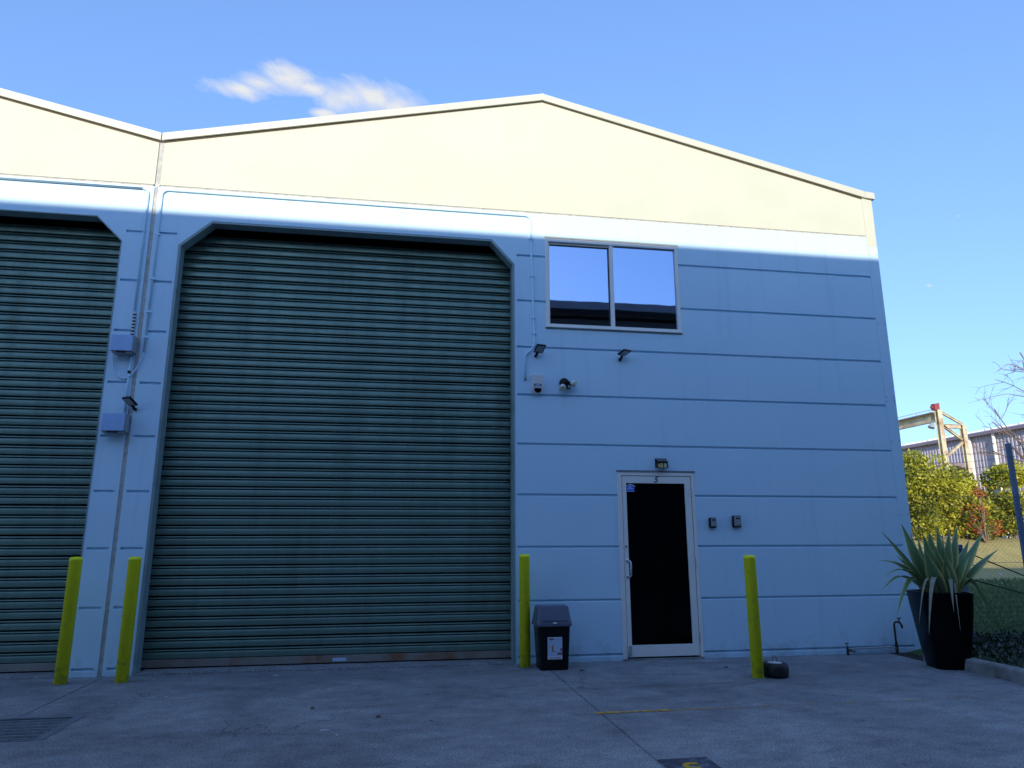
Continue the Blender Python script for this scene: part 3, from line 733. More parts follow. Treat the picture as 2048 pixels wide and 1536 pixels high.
# ------------------------------------------------------------------ conduits and boxes on the wall
def arc_pts(c, r, a0, a1, y, n=6):
    return [(c[0]+r*math.cos(R(a0+(a1-a0)*i/n)), y, c[1]+r*math.sin(R(a0+(a1-a0)*i/n))) for i in range(n+1)]
cr = 0.0125; cy_ = -cr
xv = -4.898
pts = [(-9.335, cy_, 3.43)] + [(-9.335, cy_, 5.33)] + arc_pts((-9.265, 5.345), 0.07, 180, 90, cy_) + [(-5.0, cy_, 5.415)] + arc_pts((-4.968, 5.345), 0.07, 90, 0, cy_) + [(xv, cy_, 5.2), (-4.862, cy_, 3.705), (-4.90, cy_, 3.645), (-4.978, cy_, 3.565), (-4.982, cy_, 3.28)]
cnd = thing('conduit', 'long painted conduit looping over the big shutter and down beside the window', 'conduit', (-4.98, 0, 3.28))
part('pipe', MB().tube(pts, cr, 10), 'conduit_paint', cnd, smooth=True)
clip = MB().box(-0.024, 0.024, -0.0275, -0.0005, -0.010, 0.010).mesh('clip'); clip.materials.append(MATS['conduit_paint'])
for z in (5.10, 4.6, 4.05, 3.85): put('clip', clip, None, cnd, Vector((xv+(5.2-z)*0.024, 0, z))-Vector(cnd.location))
for z in (4.85, 4.30, 3.9, 3.6): put('clip', clip, None, cnd, Vector((-9.335, 0, z))-Vector(cnd.location))
part('end_cap', MB().box(-4.997, -4.967, -0.03, -0.0005, 3.262, 3.281), 'grey_plastic', cnd)
X2 = -9.486
cn2 = thing('conduit', 'painted conduit from above the left shutter down to the two meter boxes', 'conduit', (X2, 0, 2.7))
pts = [(-18.5, cy_, 5.415), (-9.55, cy_, 5.415)] + arc_pts((-9.556, 5.345), 0.07, 90, 0, cy_) + [(X2, cy_, 3.60)]
part('pipe', MB().tube(pts, cr, 10), 'conduit_paint', cn2, smooth=True)
part('pipe', MB().tube([(X2+0.02, cy_, 3.40), (X2+0.02, cy_, 2.70)], 0.011, 10), 'conduit_paint', cn2, smooth=True)
part('coupling', MB().tube([(X2+0.02, cy_-0.003, 3.205), (X2+0.02, cy_-0.003, 3.175)], 0.016, 10), 'rubber', cn2)
mb, mw = MB(), MB()
for i in range(14):
    z = 3.885-i*0.0195
    (mb if i % 2 else mw).tube([(X2+0.006, cy_-0.002, z), (X2+0.006, cy_-0.002, z-0.0195)], 0.018, 10)
part('wrap_black', mb, 'rubber', cn2); part('wrap_white', mw, 'white_plastic', cn2)
def meter_box(u0, v0, u1, v1, label):
    D = 0.13
    a, c = atY(u0, v0, -D), atY(u1, v1, -D)
    t = thing('meter_box', label, 'meter box', ((a.x+c.x)/2, 0, c.z), 'grey blue boxes on the pier')
    mb = MB().box(a.x, c.x, -D, -0.001, c.z+0.03, a.z)
    part('body', mb, 'grey_plastic', t, bevel=0.006)
    part('cover', MB().box(a.x-0.004, c.x-0.006, -D-0.012, -D-0.0005, c.z+0.032, a.z-0.004), 'box_plastic', t, bevel=0.006)
    part('gland_plate', MB().box(a.x+0.01, c.x-0.02, -D+0.005, -0.012, c.z+0.012, c.z+0.0295), 'grey_plastic', t)
    part('latch', MB().box(a.x+0.06, c.x-0.07, -D-0.016, -D+0.004, c.z+0.014, c.z+0.031), 'dark_gap', t)
    part('lug', MB().box((a.x+c.x)/2-0.02, (a.x+c.x)/2+0.02, -0.02, -0.001, a.z+0.0005, a.z+0.018), 'grey_plastic', t)
    return t
mb1 = meter_box(225, 668, 264, 708, 'blue grey plastic box below the striped wrap, upper of two on the pier')
mb2 = meter_box(206, 825, 248, 868, 'blue grey plastic box under the small floodlight, lower of two on the pier')
ps = [atY(u, v, y) for u, v, y in ((228, 705, -.04), (226, 722, -.02), (228, 738, -.015), (236, 751, -.015), (248, 757, -.015), (260, 751, -.02), (272, 738, -.015), (282, 720, -.013), (287, 704, -.0125))]
def smoothpts(ps, k=4):
    out = []
    for i in range(len(ps)-1):
        p0, p1, p2, p3 = ps[max(i-1, 0)], ps[i], ps[i+1], ps[min(i+2, len(ps)-1)]
        for j in range(k):
            t = j/k
            out.append(0.5*((2*p1)+(p2-p0)*t+(2*p0-5*p1+4*p2-p3)*t*t+(3*p1-p0-3*p2+p3)*t**3))
    return out+[ps[-1]]
solid('cable', MB().tube(smoothpts(ps), 0.0085, 8), 'conduit_paint', 'pale cable hanging in a loop beneath the upper box on the pier', 'cable', tuple(ps[4]), smooth=True)

# ------------------------------------------------------------------ wall fittings
def flood(u, v, label, tilt, yaw, mirror=1):
    c = atY(u, v, -0.02)
    t = thing('floodlight', label, 'floodlight', (c.x, 0, c.z), 'small black floodlights on the wall')
    b = Vector(t.location)
    part('arm', MB().tube([b+Vector((0, -0.001, -0.035)), b+Vector((0, -0.035, -0.03)), b+Vector((0.012*mirror, -0.075, 0.0))], 0.020, 10, 0.014), 'black_plastic', t, smooth=True)
    M = Matrix.Translation(b+Vector((0.035*mirror, -0.10, 0.028))) @ Matrix.Rotation(yaw, 4, 'Z') @ Matrix.Rotation(tilt, 4, 'X')
    part('head', MB().box(-0.06, 0.06, -0.065, 0.065, 0.0, 0.022).xf(M), 'black_plastic', t, bevel=0.004)
    part('lens', MB().box(-0.048, 0.048, -0.053, 0.053, -0.003, -0.0005).xf(M), 'led_lens', t)
flood(1072, 706, 'small black floodlight at the bend of the conduit', R(-34), R(14))
flood(1240, 714, 'small black floodlight alone on the wall, right of the conduit bend', R(-16), R(24))
flood(270, 812, 'small black floodlight on the pier above the lower box', R(-34), R(-30), -1)
# alarm siren
a = atY(1075.5, 788, -0.06); t_ = atY(1075.5, 749, -0.06)
sx0, sz0, sz1 = a.x, a.z, t_.z
al = thing('alarm_siren', 'white alarm siren box with blue label and dark strobe', 'alarm', (sx0, 0, sz0))
hw = 0.068
prof = [(-hw, sz1-0.008), (-hw, sz0+0.075), (-hw*0.86, sz0+0.035), (-hw*0.5, sz0+0.008), (0, sz0), (hw*0.5, sz0+0.008), (hw*0.86, sz0+0.035), (hw, sz0+0.075), (hw, sz1-0.008), (hw*0.9, sz1), (-hw*0.9, sz1)]
part('case', MB().prism([(sx0+x, z) for x, z in prof], -0.062, -0.001), 'white_plastic', al, bevel=0.012, seg=3)
dome = [(sx0+0.044*math.cos(R(x)), sz0+0.052+0.036*math.sin(R(x))) for x in range(180, 361, 20)]
part('strobe', MB().prism(dome+[(sx0+0.044, sz0+0.072), (sx0-0.044, sz0+0.072)], -0.078, -0.0625), 'black_gloss', al, bevel=0.006, seg=3)
part('label_plate', MB().box(sx0-0.046, sx0+0.046, -0.0645, -0.0628, sz0+0.088, sz0+0.126), 'navy_print', al)
part('label_print', MB().box(sx0-0.036, sx0+0.036, -0.0655, -0.0648, sz0+0.092, sz0+0.102).box(sx0-0.028, sx0+0.03, -0.0655, -0.0648, sz0+0.110, sz0+0.117), 'white_print', al)
# twin-head sensor light
c = atY(1130, 768, -0.05)
tw = thing('security_light', 'dark twin-head sensor light with white lamp cups', 'light', (c.x, 0, c.z))
part('base', MB().lathe([(0.062, 0.0), (0.062, 0.02), (0.05, 0.045), (0.02, 0.055)], (c.x, -0.001, c.z+0.02), 20, M=Matrix.Rotation(R(90), 3, 'X')), 'black_plastic', tw, smooth=True)
part('sensor', MB().box(c.x+0.01, c.x+0.06, -0.12, -0.05, c.z-0.065, c.z-0.01), 'black_plastic', tw, bevel=0.01)
part('sensor_lens', MB().box(c.x+0.018, c.x+0.048, -0.124, -0.1205, c.z-0.058, c.z-0.032), 'led_lens', tw)
for (dx, dz, ux, uz) in ((-0.045, -0.075, -0.1, -1.0), (0.125, -0.005, 0.8, -0.55)):
    part('lamp_arm', MB().tube([(c.x+dx*0.3, -0.045, c.z+0.01), (c.x+dx*0.75, -0.075, c.z+dz*0.45+0.01)], 0.027, 10), 'black_plastic', tw, smooth=True)
    d = Vector((ux, -0.7, uz)).normalized(); M = d.to_track_quat('Z', 'Y').to_matrix()
    part('lamp_cup', MB().lathe([(0.022, -0.045), (0.036, -0.02), (0.042, 0.012), (0.042, 0.02)], (c.x+dx*0.8, -0.085, c.z+dz*0.75+0.005), 18, M=M), 'white_plastic', tw, smooth=True)
    part('lamp_face', MB().lathe([(0.038, 0.0205), (0.036, 0.024), (0.0, 0.026)], (c.x+dx*0.8, -0.085, c.z+dz*0.75+0.005), 18, M=M), 'ivory_plastic', tw, smooth=True)
# lantern over the door
a, c = atY(1313, 916, -0.06), atY(1337, 938, -0.06)
x0, x1, z1, z0 = a.x, c.x, a.z, c.z; xm_ = (x0+x1)/2
ln = thing('wall_lantern', 'black framed lantern light over the glass door', 'light', (xm_, 0, z0))
part('backplate', MB().box(x0, x1, -0.012, -0.001, z0+0.02, z1), 'black_plastic', ln, bevel=0.004)
zt2 = z1-0.045
part('solar_panel', MB().add([(x0+0.008, -0.013, z1-0.006), (x1-0.008, -0.013, z1-0.006), (x1-0.012, -0.075, zt2), (x0+0.012, -0.075, zt2)], [(0, 1, 2, 3), (3, 2, 1, 0)]), 'grey_flash', ln)
yb = -0.10
mb = MB()
for q0, q1 in (((x0+0.012, -0.013, zt2), (x0+0.012, -0.078, zt2)), ((x1-0.012, -0.013, zt2), (x1-0.012, -0.078, zt2)), ((x0+0.012, -0.078, zt2), (x1-0.012, -0.078, zt2)),
               ((x0+0.012, -0.06, zt2), (x0+0.006, -0.06, z0+0.02)), ((x1-0.012, -0.06, zt2), (x1-0.006, -0.06, z0+0.02)), ((xm_, -0.09, zt2), (xm_, yb, z0)),
               ((x0+0.006, -0.06, z0+0.02), (xm_, yb, z0)), ((x1-0.006, -0.06, z0+0.02), (xm_, yb, z0)), ((x0+0.012, -0.06, zt2-0.012), (xm_, -0.09, zt2-0.012)), ((x1-0.012, -0.06, zt2-0.012), (xm_, -0.09, zt2-0.012))):
    mb.tube([q0, q1], 0.0055, 6)
part('cage', mb, 'black_plastic', ln)
part('pane', MB().hull([(x0+0.012, -0.02, z0+0.03), (x0+0.010, -0.056, z0+0.022), (xm_-0.002, yb+0.006, z0+0.006), (xm_-0.002, -0.02, z0+0.03)], [(x0+0.016, -0.02, zt2-0.004), (x0+0.016, -0.056, zt2-0.004), (xm_-0.002, -0.085, zt2-0.004), (xm_-0.002, -0.02, zt2-0.004)]), 'lamp_glass', ln)
part('pane', MB().hull([(xm_+0.002, -0.02, z0+0.03), (xm_+0.002, yb+0.006, z0+0.006), (x1-0.010, -0.056, z0+0.022), (x1-0.012, -0.02, z0+0.03)], [(xm_+0.002, -0.02, zt2-0.004), (xm_+0.002, -0.085, zt2-0.004), (x1-0.016, -0.056, zt2-0.004), (x1-0.016, -0.02, zt2-0.004)]), 'lamp_glass', ln)
# key safes
def key_safe(u0, v0, u1, v1, label):
    D = 0.05
    a, c = atY(u0, v0, -D), atY(u1, v1, -D)
    t = thing('key_safe', label, 'key safe', ((a.x+c.x)/2, 0, c.z), 'key safes beside the door')
    part('body', MB().box(a.x, c.x, -D, -0.001, c.z, a.z), 'black_plastic', t, bevel=0.012, seg=3)
    part('front', MB().box(a.x+0.010, c.x-0.008, -D-0.008, -D-0.0005, c.z+0.016, a.z-0.010), 'grey_plastic', t, bevel=0.006, seg=2)
    w = c.x-a.x; h = a.z-c.z
    part('dial', MB().box(a.x+0.28*w, c.x-0.22*w, -D-0.0105, -D-0.0085, a.z-0.30*h, a.z-0.18*h), 'dark_gap', t)
    part('name_bar', MB().box(a.x+0.26*w, c.x-0.2*w, -D-0.0095, -D-0.0085, c.z+0.18*h, c.z+0.22*h), 'dark_gap', t)
key_safe(1419.5, 1035, 1434, 1056, 'smaller black and grey key safe, the one nearer the door')
key_safe(1466, 1031, 1484, 1055, 'larger black and grey key safe, the one farther from the door')

# ------------------------------------------------------------------ bollards
BH = 1.2
prof = [(0.0595, 0.0), (0.0595, BH-0.035), (0.0605, BH-0.034), (0.0605, BH-0.022), (0.054, BH-0.010), (0.035, BH-0.002), (0.012, BH)]
bol = MB().lathe(prof, (0, 0, 0), 28).mesh('bollard', smooth=True); bol.materials.append(MATS['bollard_paint'])
collar = MB().lathe([(0.075, 0.0), (0.072, 0.006), (0.060, 0.008)], n=20).mesh('collar', smooth=True); collar.materials.append(MATS['kerb_concrete'])
for (x, y, lean, lab) in ((-9.632, -0.338, 0.0, 'yellow steel bollard overlapping the edge of the left shutter'),
                    (-9.072, -0.362, 0.0, 'yellow steel bollard with a scraped top at the big shutter left jamb'),
                    (-5.038, -0.205, 0.0, 'yellow steel bollard between the big shutter and the bin'),
                    (-2.850, -1.20, 0.0, 'yellow steel bollard right of the glass door, beside the black tyre weight')):
    t = thing('bollard', lab, 'bollard', (x, y, 0), 'yellow bollards along the frontage')
    o = put('post', bol, None, t); o.rotation_euler.z = random.uniform(0, 6); put('collar', collar, None, t)

# ------------------------------------------------------------------ swing-top bin
bx, by = -4.757, -0.30
bn = thing('waste_bin', 'black swing-top bin with a slate grey lid and pictured sticker', 'bin', (bx, by, 0))
def rrect(w, d, r, z, n=4):
    out = []
    for cx, cy0, a0 in ((w/2-r, d/2-r, 0), (-w/2+r, d/2-r, 90), (-w/2+r, -d/2+r, 180), (w/2-r, -d/2+r, 270)):
        for i in range(n+1):
            a = R(a0+90*i/n); out.append((bx+cx+r*math.cos(a), by+cy0+r*math.sin(a), z))
    return out
def loft(rings, mb=None):
    mb = mb or MB(); k = len(rings[0]); vs = [p for r_ in rings for p in r_]
    fs = [(i*k+j, i*k+(j+1) % k, (i+1)*k+(j+1) % k, (i+1)*k+j) for i in range(len(rings)-1) for j in range(k)]
    fs += [tuple(range(k-1, -1, -1)), tuple(range((len(rings)-1)*k, len(rings)*k))]
    return mb.add(vs, fs)
part('body', loft([rrect(.305, .255, .03, 0.0), rrect(.31, .26, .03, .012), rrect(.352, .30, .03, .445), rrect(.352, .30, .03, .45)]), 'black_plastic', bn, bevel=0.003)
part('lid', loft([rrect(.392, .335, .035, .447), rrect(.392, .335, .035, .470), rrect(.380, .320, .04, .50), rrect(.345, .215, .035, .640), rrect(.325, .19, .03, .652)]), 'bin_lid', bn, bevel=0.004, seg=2)
fl = MB().add([(bx-.135, by-.166, .505), (bx+.135, by-.166, .505), (bx+.122, by-.118, .628), (bx-.122, by-.118, .628), (bx-.135, by-.150, .505), (bx+.135, by-.150, .505), (bx+.122, by-.10, .628), (bx-.122, by-.10, .628)],
              [(0, 1, 2, 3), (0, 4, 5, 1), (1, 5, 6, 2), (2, 6, 7, 3), (3, 7, 4, 0)])
part('flap', fl, 'bin_lid', bn, bevel=0.004)
part('price_tag', MB().box(bx-.02, bx+.022, by-.1705, by-.1692, .476, .492), 'white_print', bn)
def face(x, z, e=0.0): return (x, by-0.1315-(z/0.45)*0.0205-e, z)
def fpatch(mb, x0, x1, z0, z1, e):
    return mb.add([face(x0, z0, e), face(x1, z0, e), face(x1, z1, e), face(x0, z1, e)], [(0, 1, 2, 3)])
s0, s1, sz_0, sz_1 = bx-.078, bx+.082, .112, .338
part('sticker', fpatch(MB(), s0, s1, sz_0, sz_1, .002), 'pale_print', bn)
part('sticker_band', fpatch(fpatch(MB(), s0, s1, sz_0, sz_0+.032, .0026), s0, s1, sz_1-.005, sz_1, .0026), 'white_print', bn)
mb = MB().add([face(s0+.010, .316, .003), face(s0+.040, .303, .003), face(s0+.070, .316, .003), face(s0+.040, .329, .003)], [(0, 1, 2, 3)])
fpatch(mb, s0+.105, s0+.158, .160, .178, .003); fpatch(mb, s0+.140, s0+.156, .196, .225, .003)
part('sticker_red', mb, 'red_print', bn)
mb = fpatch(MB(), s0+.045, s0+.062, .200, .255, .003); fpatch(mb, s0+.018, s0+.030, .235, .248, .003); fpatch(mb, s0+.050, s0+.075, .188, .199, .003)
part('sticker_orange', mb, 'orange_print', bn)
mb = fpatch(MB(), s0+.110, s0+.155, .182, .192, .003); fpatch(mb, s0+.08, s0+.150, .318, .322, .003); fpatch(mb, s0+.02, s0+.15, .278, .281, .003)
part('sticker_grey', mb, 'box_plastic', bn)
tilt = math.atan2(0.0205, 0.45)
text_part('sticker_text', 'Made in Australia', .0175, 'purple_print', bn, (s0+.08, by-0.1315-.0058-.0042, sz_0+.015), (math.pi/2+tilt, 0, 0), extrude=.0003, bold=.0004)
text_part('logo_text', 'W', .014, 'white_print', bn, (s0+.040, by-0.1315-.0144-.0038, .316), (math.pi/2+tilt, 0, 0), extrude=.0002)

# ------------------------------------------------------------------ tyre weight by the bollard
c = (-2.628, -1.145, 0)
tyr = thing('tyre_weight', 'black rubber tyre lying flat with white hub and wire handle', 'door weight', c)
prof = [(0.02, 0.0), (0.105, 0.0), (0.122, 0.010), (0.130, 0.035), (0.132, 0.065), (0.130, 0.100), (0.122, 0.124), (0.105, 0.136), (0.088, 0.139), (0.078, 0.134), (0.074, 0.124), (0.0, 0.124)]
part('tyre', MB().lathe(prof, c, 32), 'rubber', tyr, smooth=True)
part('hub', MB().lathe([(0.072, 0.1245), (0.072, 0.134), (0.066, 0.139), (0.02, 0.141), (0.0, 0.141)], c, 28), 'white_plastic', tyr, smooth=True)
hp = [Vector((c[0]-0.028+0.056*i/8, c[1], 0.138+0.062*math.sin(math.pi*i/8)**0.6)) for i in range(9)]
part('handle', MB().tube(hp, 0.0028, 6), 'rubber', tyr, smooth=True)

# ------------------------------------------------------------------ garden tap
tp = thing('garden_tap', 'standpipe tap with a low copper pipe and stop valve at the wall foot', 'tap', (-0.43, -0.06, 0))
part('standpipe', MB().tube([(-0.430, -0.06, 0.0), (-0.430, -0.06, 0.33), (-0.425, -0.065, 0.36), (-0.412, -0.075, 0.368)], 0.0115, 8), 'brass_dark', tp, smooth=True)
part('tee', MB().tube([(-0.430, -0.06, 0.0), (-0.430, -0.06, 0.115)], 0.019, 10), 'brass_dark', tp)
part('spout', MB().tube([(-0.414, -0.078, 0.372), (-0.378, -0.10, 0.360), (-0.362, -0.105, 0.325), (-0.360, -0.105, 0.298)], 0.013, 8), 'brass_dark', tp, smooth=True)
part('tap_handle', MB().tube([(-0.385, -0.092, 0.36), (-0.375, -0.088, 0.41)], 0.008, 6).box(-0.405, -0.350, -0.094, -0.082, 0.408, 0.418), 'brass_dark', tp)
part('pipe', MB().tube([(-1.06, -0.06, 0.070), (-0.56, -0.06, 0.078), (-0.48, -0.06, 0.078), (-0.45, -0.06, 0.065), (-0.43, -0.06, 0.05)], 0.0115, 8), 'galv', tp, smooth=True)
part('valve', MB().tube([(-1.085, -0.06, 0.0), (-1.085, -0.06, 0.09)], 0.017, 8, 0.013).tube([(-1.085, -0.06, 0.055), (-1.01, -0.10, 0.045)], 0.013, 8, 0.007).tube([(-1.085, -0.06, 0.09), (-1.088, -0.06, 0.135)], 0.006, 6).box(-1.115, -1.062, -0.065, -0.055, 0.132, 0.140), 'brass_dark', tp)

# ------------------------------------------------------------------ kerb, garden edge
kb = MB()
kb.hull([(KX, -14, -0.1), (KX+0.15, -14, -0.1), (KX+0.15, -0.55, -0.1), (KX, -0.55, -0.1)], [(KX+0.02, -14, 0.118), (KX+0.15, -14, 0.125), (KX+0.15, -0.55, 0.125), (KX+0.02, -0.55, 0.118)])
ke = part('kerb', kb, 'kerb_concrete', bevel=0.02, seg=3); struct(ke)
# stones and grit at the corner by the pot
grit = MB()
for i in range(260):
    x = random.uniform(-0.5, -0.02); y = random.uniform(-0.62, -0.02); s_ = random.uniform(.004, .018)
    if y > -0.02 - (x+0.5)*0.2: pass
    grit.box(x, x+s_, y, y+s_*random.uniform(.6, 1.2), -0.01, s_*random.uniform(.3, .8))
gr_o = part('gravel', grit, 'soil'); gr_o['kind'] = 'stuff'
struct(part('garden_bed', MB().box(KX+0.002, 0.0, -0.548, -0.004, -0.12, 0.002), 'soil'))

# ------------------------------------------------------------------ pot and plant
PY = -1.02; pcx, pcy = -0.52, -0.98
pot = thing('planter_pot', 'tall glossy black square pot at the building corner', 'pot', (pcx, pcy, 0))
def sq(h, z, r, n=4, rot=R(-14)):
    out = []
    for sx_, sy_, a0 in ((1, 1, 0), (-1, 1, 90), (-1, -1, 180), (1, -1, 270)):
        for i in range(n+1):
            a = R(a0+90*i/n)
            x, y = sx_*(h-r)+r*math.cos(a), sy_*(h-r)+r*math.sin(a)
            out.append((pcx+x*math.cos(rot)-y*math.sin(rot), pcy+x*math.sin(rot)+y*math.cos(rot), z))
    return out
ring = [sq(.172, .001, .07), sq(.178, .02, .08), sq(.205, .20, .095), sq(.232, .42, .105), sq(.256, .64, .11), sq(.268, .765, .11), sq(.272, .785, .11), sq(.268, .795, .105), sq(.250, .795, .10), sq(.242, .785, .095), sq(.235, .70, .09)]
part('pot_wall', loft(ring), 'black_gloss', pot, smooth=True)
part('potting_soil', loft([sq(.236, .705, .03), sq(.236, .725, .03)]), 'soil', pot)
ag = thing('agave_plant', 'variegated agave with long pale edged strap leaves in the black pot', 'plant', (pcx, pcy, 0.725))
def leaf_mb(base, tip, sag, width, fold=0.25, bend=None, n=14):
    """strap leaf from base to tip; sag bows the middle up; optional bend = extra drop of the last part"""
    base, tip = Vector(base), Vector(tip)
    mb = MB(); acr = []
    side0 = None
    pts = []
    for i in range(n+1):
        t = i/n
        p = base.lerp(tip, t); p = p + Vector((0, 0, 1))*sag*math.sin(math.pi*t)*(1-0.2*t)
        pts.append(p)
    for i, p in enumerate(pts):
        t = i/n
        tan = (pts[min(i+1, n)]-pts[max(i-1, 0)]).normalized()
        out = Vector((base.x-pcx, base.y-pcy, 0.0)) + Vector((tip.x-base.x, tip.y-base.y, 0))
        if out.length < 1e-3: out = Vector((0, -1, 0))
        out.normalize()
        side = tan.cross(out)
        if side.length < 0.12: side = Vector((-out.y, out.x, 0))
        # keep direction steady
        flat = Vector((-out.y, out.x, 0)); side = flat
        nrm = tan.cross(side).normalized()
        w = width*(0.62+0.5*math.sin(math.pi*min(1, t*1.25)*0.8))*(1-max(0, (t-0.45)/0.55)**1.5) + 0.0012
        for q_ in (-1, -0.72, 0, 0.72, 1):
            mb.v.append(tuple(p + side*w*q_*0.5 - nrm*w*fold*(abs(q_)-0.3)*(1 if nrm.dot(out) < 0 else -1)*0.8)); acr.append(abs(q_))
    k = 5
    mb.f = [(i*k+j, i*k+j+1, (i+1)*k+j+1, (i+1)*k+j) for i in range(n) for j in range(k-1)]
    return mb, acr
def agleaf(bdx, bdy, uvtip, Yt, sag, width, mat='agave_leaf', fold=0.25):
    tip = atY(uvtip[0], uvtip[1], Yt)
    mb, acr = leaf_mb((pcx+bdx, pcy+bdy, 0.72), tip, sag, width*(1.75 if mat == 'agave_leaf' else 1.0), fold)
    part('leaf', mb, mat, ag, smooth=True, attr=('across', acr))
#        base offset   tip px        tip Y   bow   width
for a in ((-.06, -.05, (1802, 1046), -1.02, .02, .095), (-.09, -.04, (1762, 1062), -.95, .06, .060), (.00, -.08, (1846, 1068), -1.15, .00, .085),
          (.03, -.04, (1873, 1050), -.98, .0, .090), (.06, -.06, (1884, 1068), -1.05, .0, .085), (.07, .00, (1914, 1052), -.90, .01, .080),
          (.10, -.03, (1968, 1060), -.95, .05, .080), (.12, -.03, (1997, 1098), -.98, .07, .078), (.10, -.08, (1940, 1112), -1.12, .10, .085),
          (-.11, -.06, (1752, 1122), -1.05, .17, .055), (-.10, -.09, (1768, 1152), -1.12, .20, .045), (-.12, -.03, (1762, 1182), -1.00, .22, .050),
          (-.12, -.07, (1793, 1232), -1.12, .33, .045), (.14, -.06, (1986, 1238), -1.10, .34, .050), (.15, -.02, (1990, 1232), -.95, .30, .035),
          (-.03, .05, (1856, 1090), -.85, .0, .07), (.04, .08, (1896, 1100), -.80, .0, .07), (.10, .08, (1950, 1105), -.75, .08, .06),
          (-.04, -.02, (1828, 1096), -1.02, .03, .075), (.02, -.10, (1870, 1092), -1.2, .0, .08), (-.02, .1, (1836, 1075), -.78, .02, .06),
          (.00, -.02, (1858, 1060), -1.0, .0, .09), (.05, .02, (1898, 1058), -.95, .0, .085), (-.05, .04, (1820, 1062), -.9, .01, .08), (.09, .03, (1938, 1080), -.85, .02, .08), (-.02, -.1, (1848, 1098), -1.2, .0, .085), (.05, -.12, (1890, 1105), -1.25, .0, .08), (.08, -.10, (1916, 1130), -1.22, .05, .07), (-.08, .02, (1790, 1110), -.9, .08, .06), (.12, .04, (1975, 1128), -.85, .10, .06)):
    agleaf(*a)
for a in ((-.01, -.12, (1858, 1268), -1.31, .42, .045), (-.08, -.12, (1838, 1248), -1.28, .36, .022), (.07, -.12, (1908, 1225), -1.33, .30, .04), (.11, -.12, (1921, 1262), -1.33, .34, .018)):
    agleaf(*a, mat='dry_leaf')

# ------------------------------------------------------------------ cable barrier post and chain-link fence
FY = 0.22
sp_x = atY(1913, 1100, -0.05).x
pst = solid('barrier_post', MB().box(sp_x-0.055, sp_x+0.055, -0.10, 0.0, 0.02, atY(1913, 1089, -0.1).z), 'post_paint', 'short square blue post behind the agave, holding two black cables', 'post', (sp_x, -0.05, 0.02), bevel=0.006)
anc = atY(2297, 1247, -0.35)
anchor = solid('anchor_stake', MB().tube([(anc.x, anc.y, 0.02), (anc.x, anc.y, anc.z+0.06)], 0.03, 8), 'post_paint', 'stake just outside the right edge that holds the cable ends', 'post', (anc.x, anc.y, 0.02))
for (u, v, lab) in ((1910, 1095, 'upper black cable slanting down right from the short blue post'), (1926, 1154, 'lower black cable slanting down right from the short blue post')):
    p0 = atY(u, v, -0.11); p1 = Vector(anc)+Vector((0, -0.03, 0.0))
    pts = [p0.lerp(p1, i/10)-Vector((0, 0, 0.02*math.sin(math.pi*i/10))) for i in range(11)]
    solid('cable', MB().tube(pts, 0.008, 6), 'black_rope', lab, 'cable', tuple(p0), smooth=True)
fe = thing('chain_link_fence', 'chain link fence with barbed wire running right from the building corner', 'fence', (2.0, FY, 0.05))
px = atY(2021, 890, FY).x; pzt = atY(2021, 886, FY).z
for x in (px, px+3.0):
    part('fence_post', MB().box(x-0.033, x+0.033, FY+0.012, FY+0.065, 0.0, pzt), 'fence_paint', fe, bevel=0.01)
part('fence_post', MB().box(0.03, 0.08, FY+0.012, FY+0.06, 0.0, 2.0), 'galv', fe, bevel=0.008)
xe = px+3.0
for v in (896, 912, 925, 939):
    z = atY(1960, v, FY).z
    mb = MB().tube([Vector((0.05, FY, z-0.10)).lerp(Vector((px, FY, z)), t/6)-Vector((0, 0, 0.05*math.sin(math.pi*t/6))) for t in range(7)]+[(xe, FY, z)], 0.0022, 4)
    x = 0.2
    while x < xe:
        t = min(1, x/px); zz = z-0.10*(1-t)-0.05*math.sin(math.pi*t)*(x < px)
        mb.tube([(x-0.012, FY-0.012, zz-0.012), (x+0.012, FY+0.012, zz+0.012)], 0.0018, 4); x += 0.13
    part('barbed_wire', mb, 'wire', fe)
ztop = atY(1900, 992, FY).z
for z in (ztop, atY(1990, 1125, FY).z, 0.14):
    part('strain_wire', MB().tube([(0.05, FY, z), (xe, FY, z)], 0.0025, 4), 'wire', fe)
mb = MB(); cw, ch = 0.066, 0.060
ncol = int((xe-0.06)/cw)
for i in range(ncol):
    x = 0.06+i*cw; pts = []
    j = 0; z = 0.14
    while z < ztop:
        pts.append((x+(cw*0.5 if j % 2 else -cw*0.5)*0.98, FY+(0.003 if (i+j) % 2 else -0.003), z)); j += 1; z += ch*0.5
    mb.tube(pts, 0.0024, 3)
part('chain_mesh', mb, 'wire', fe)

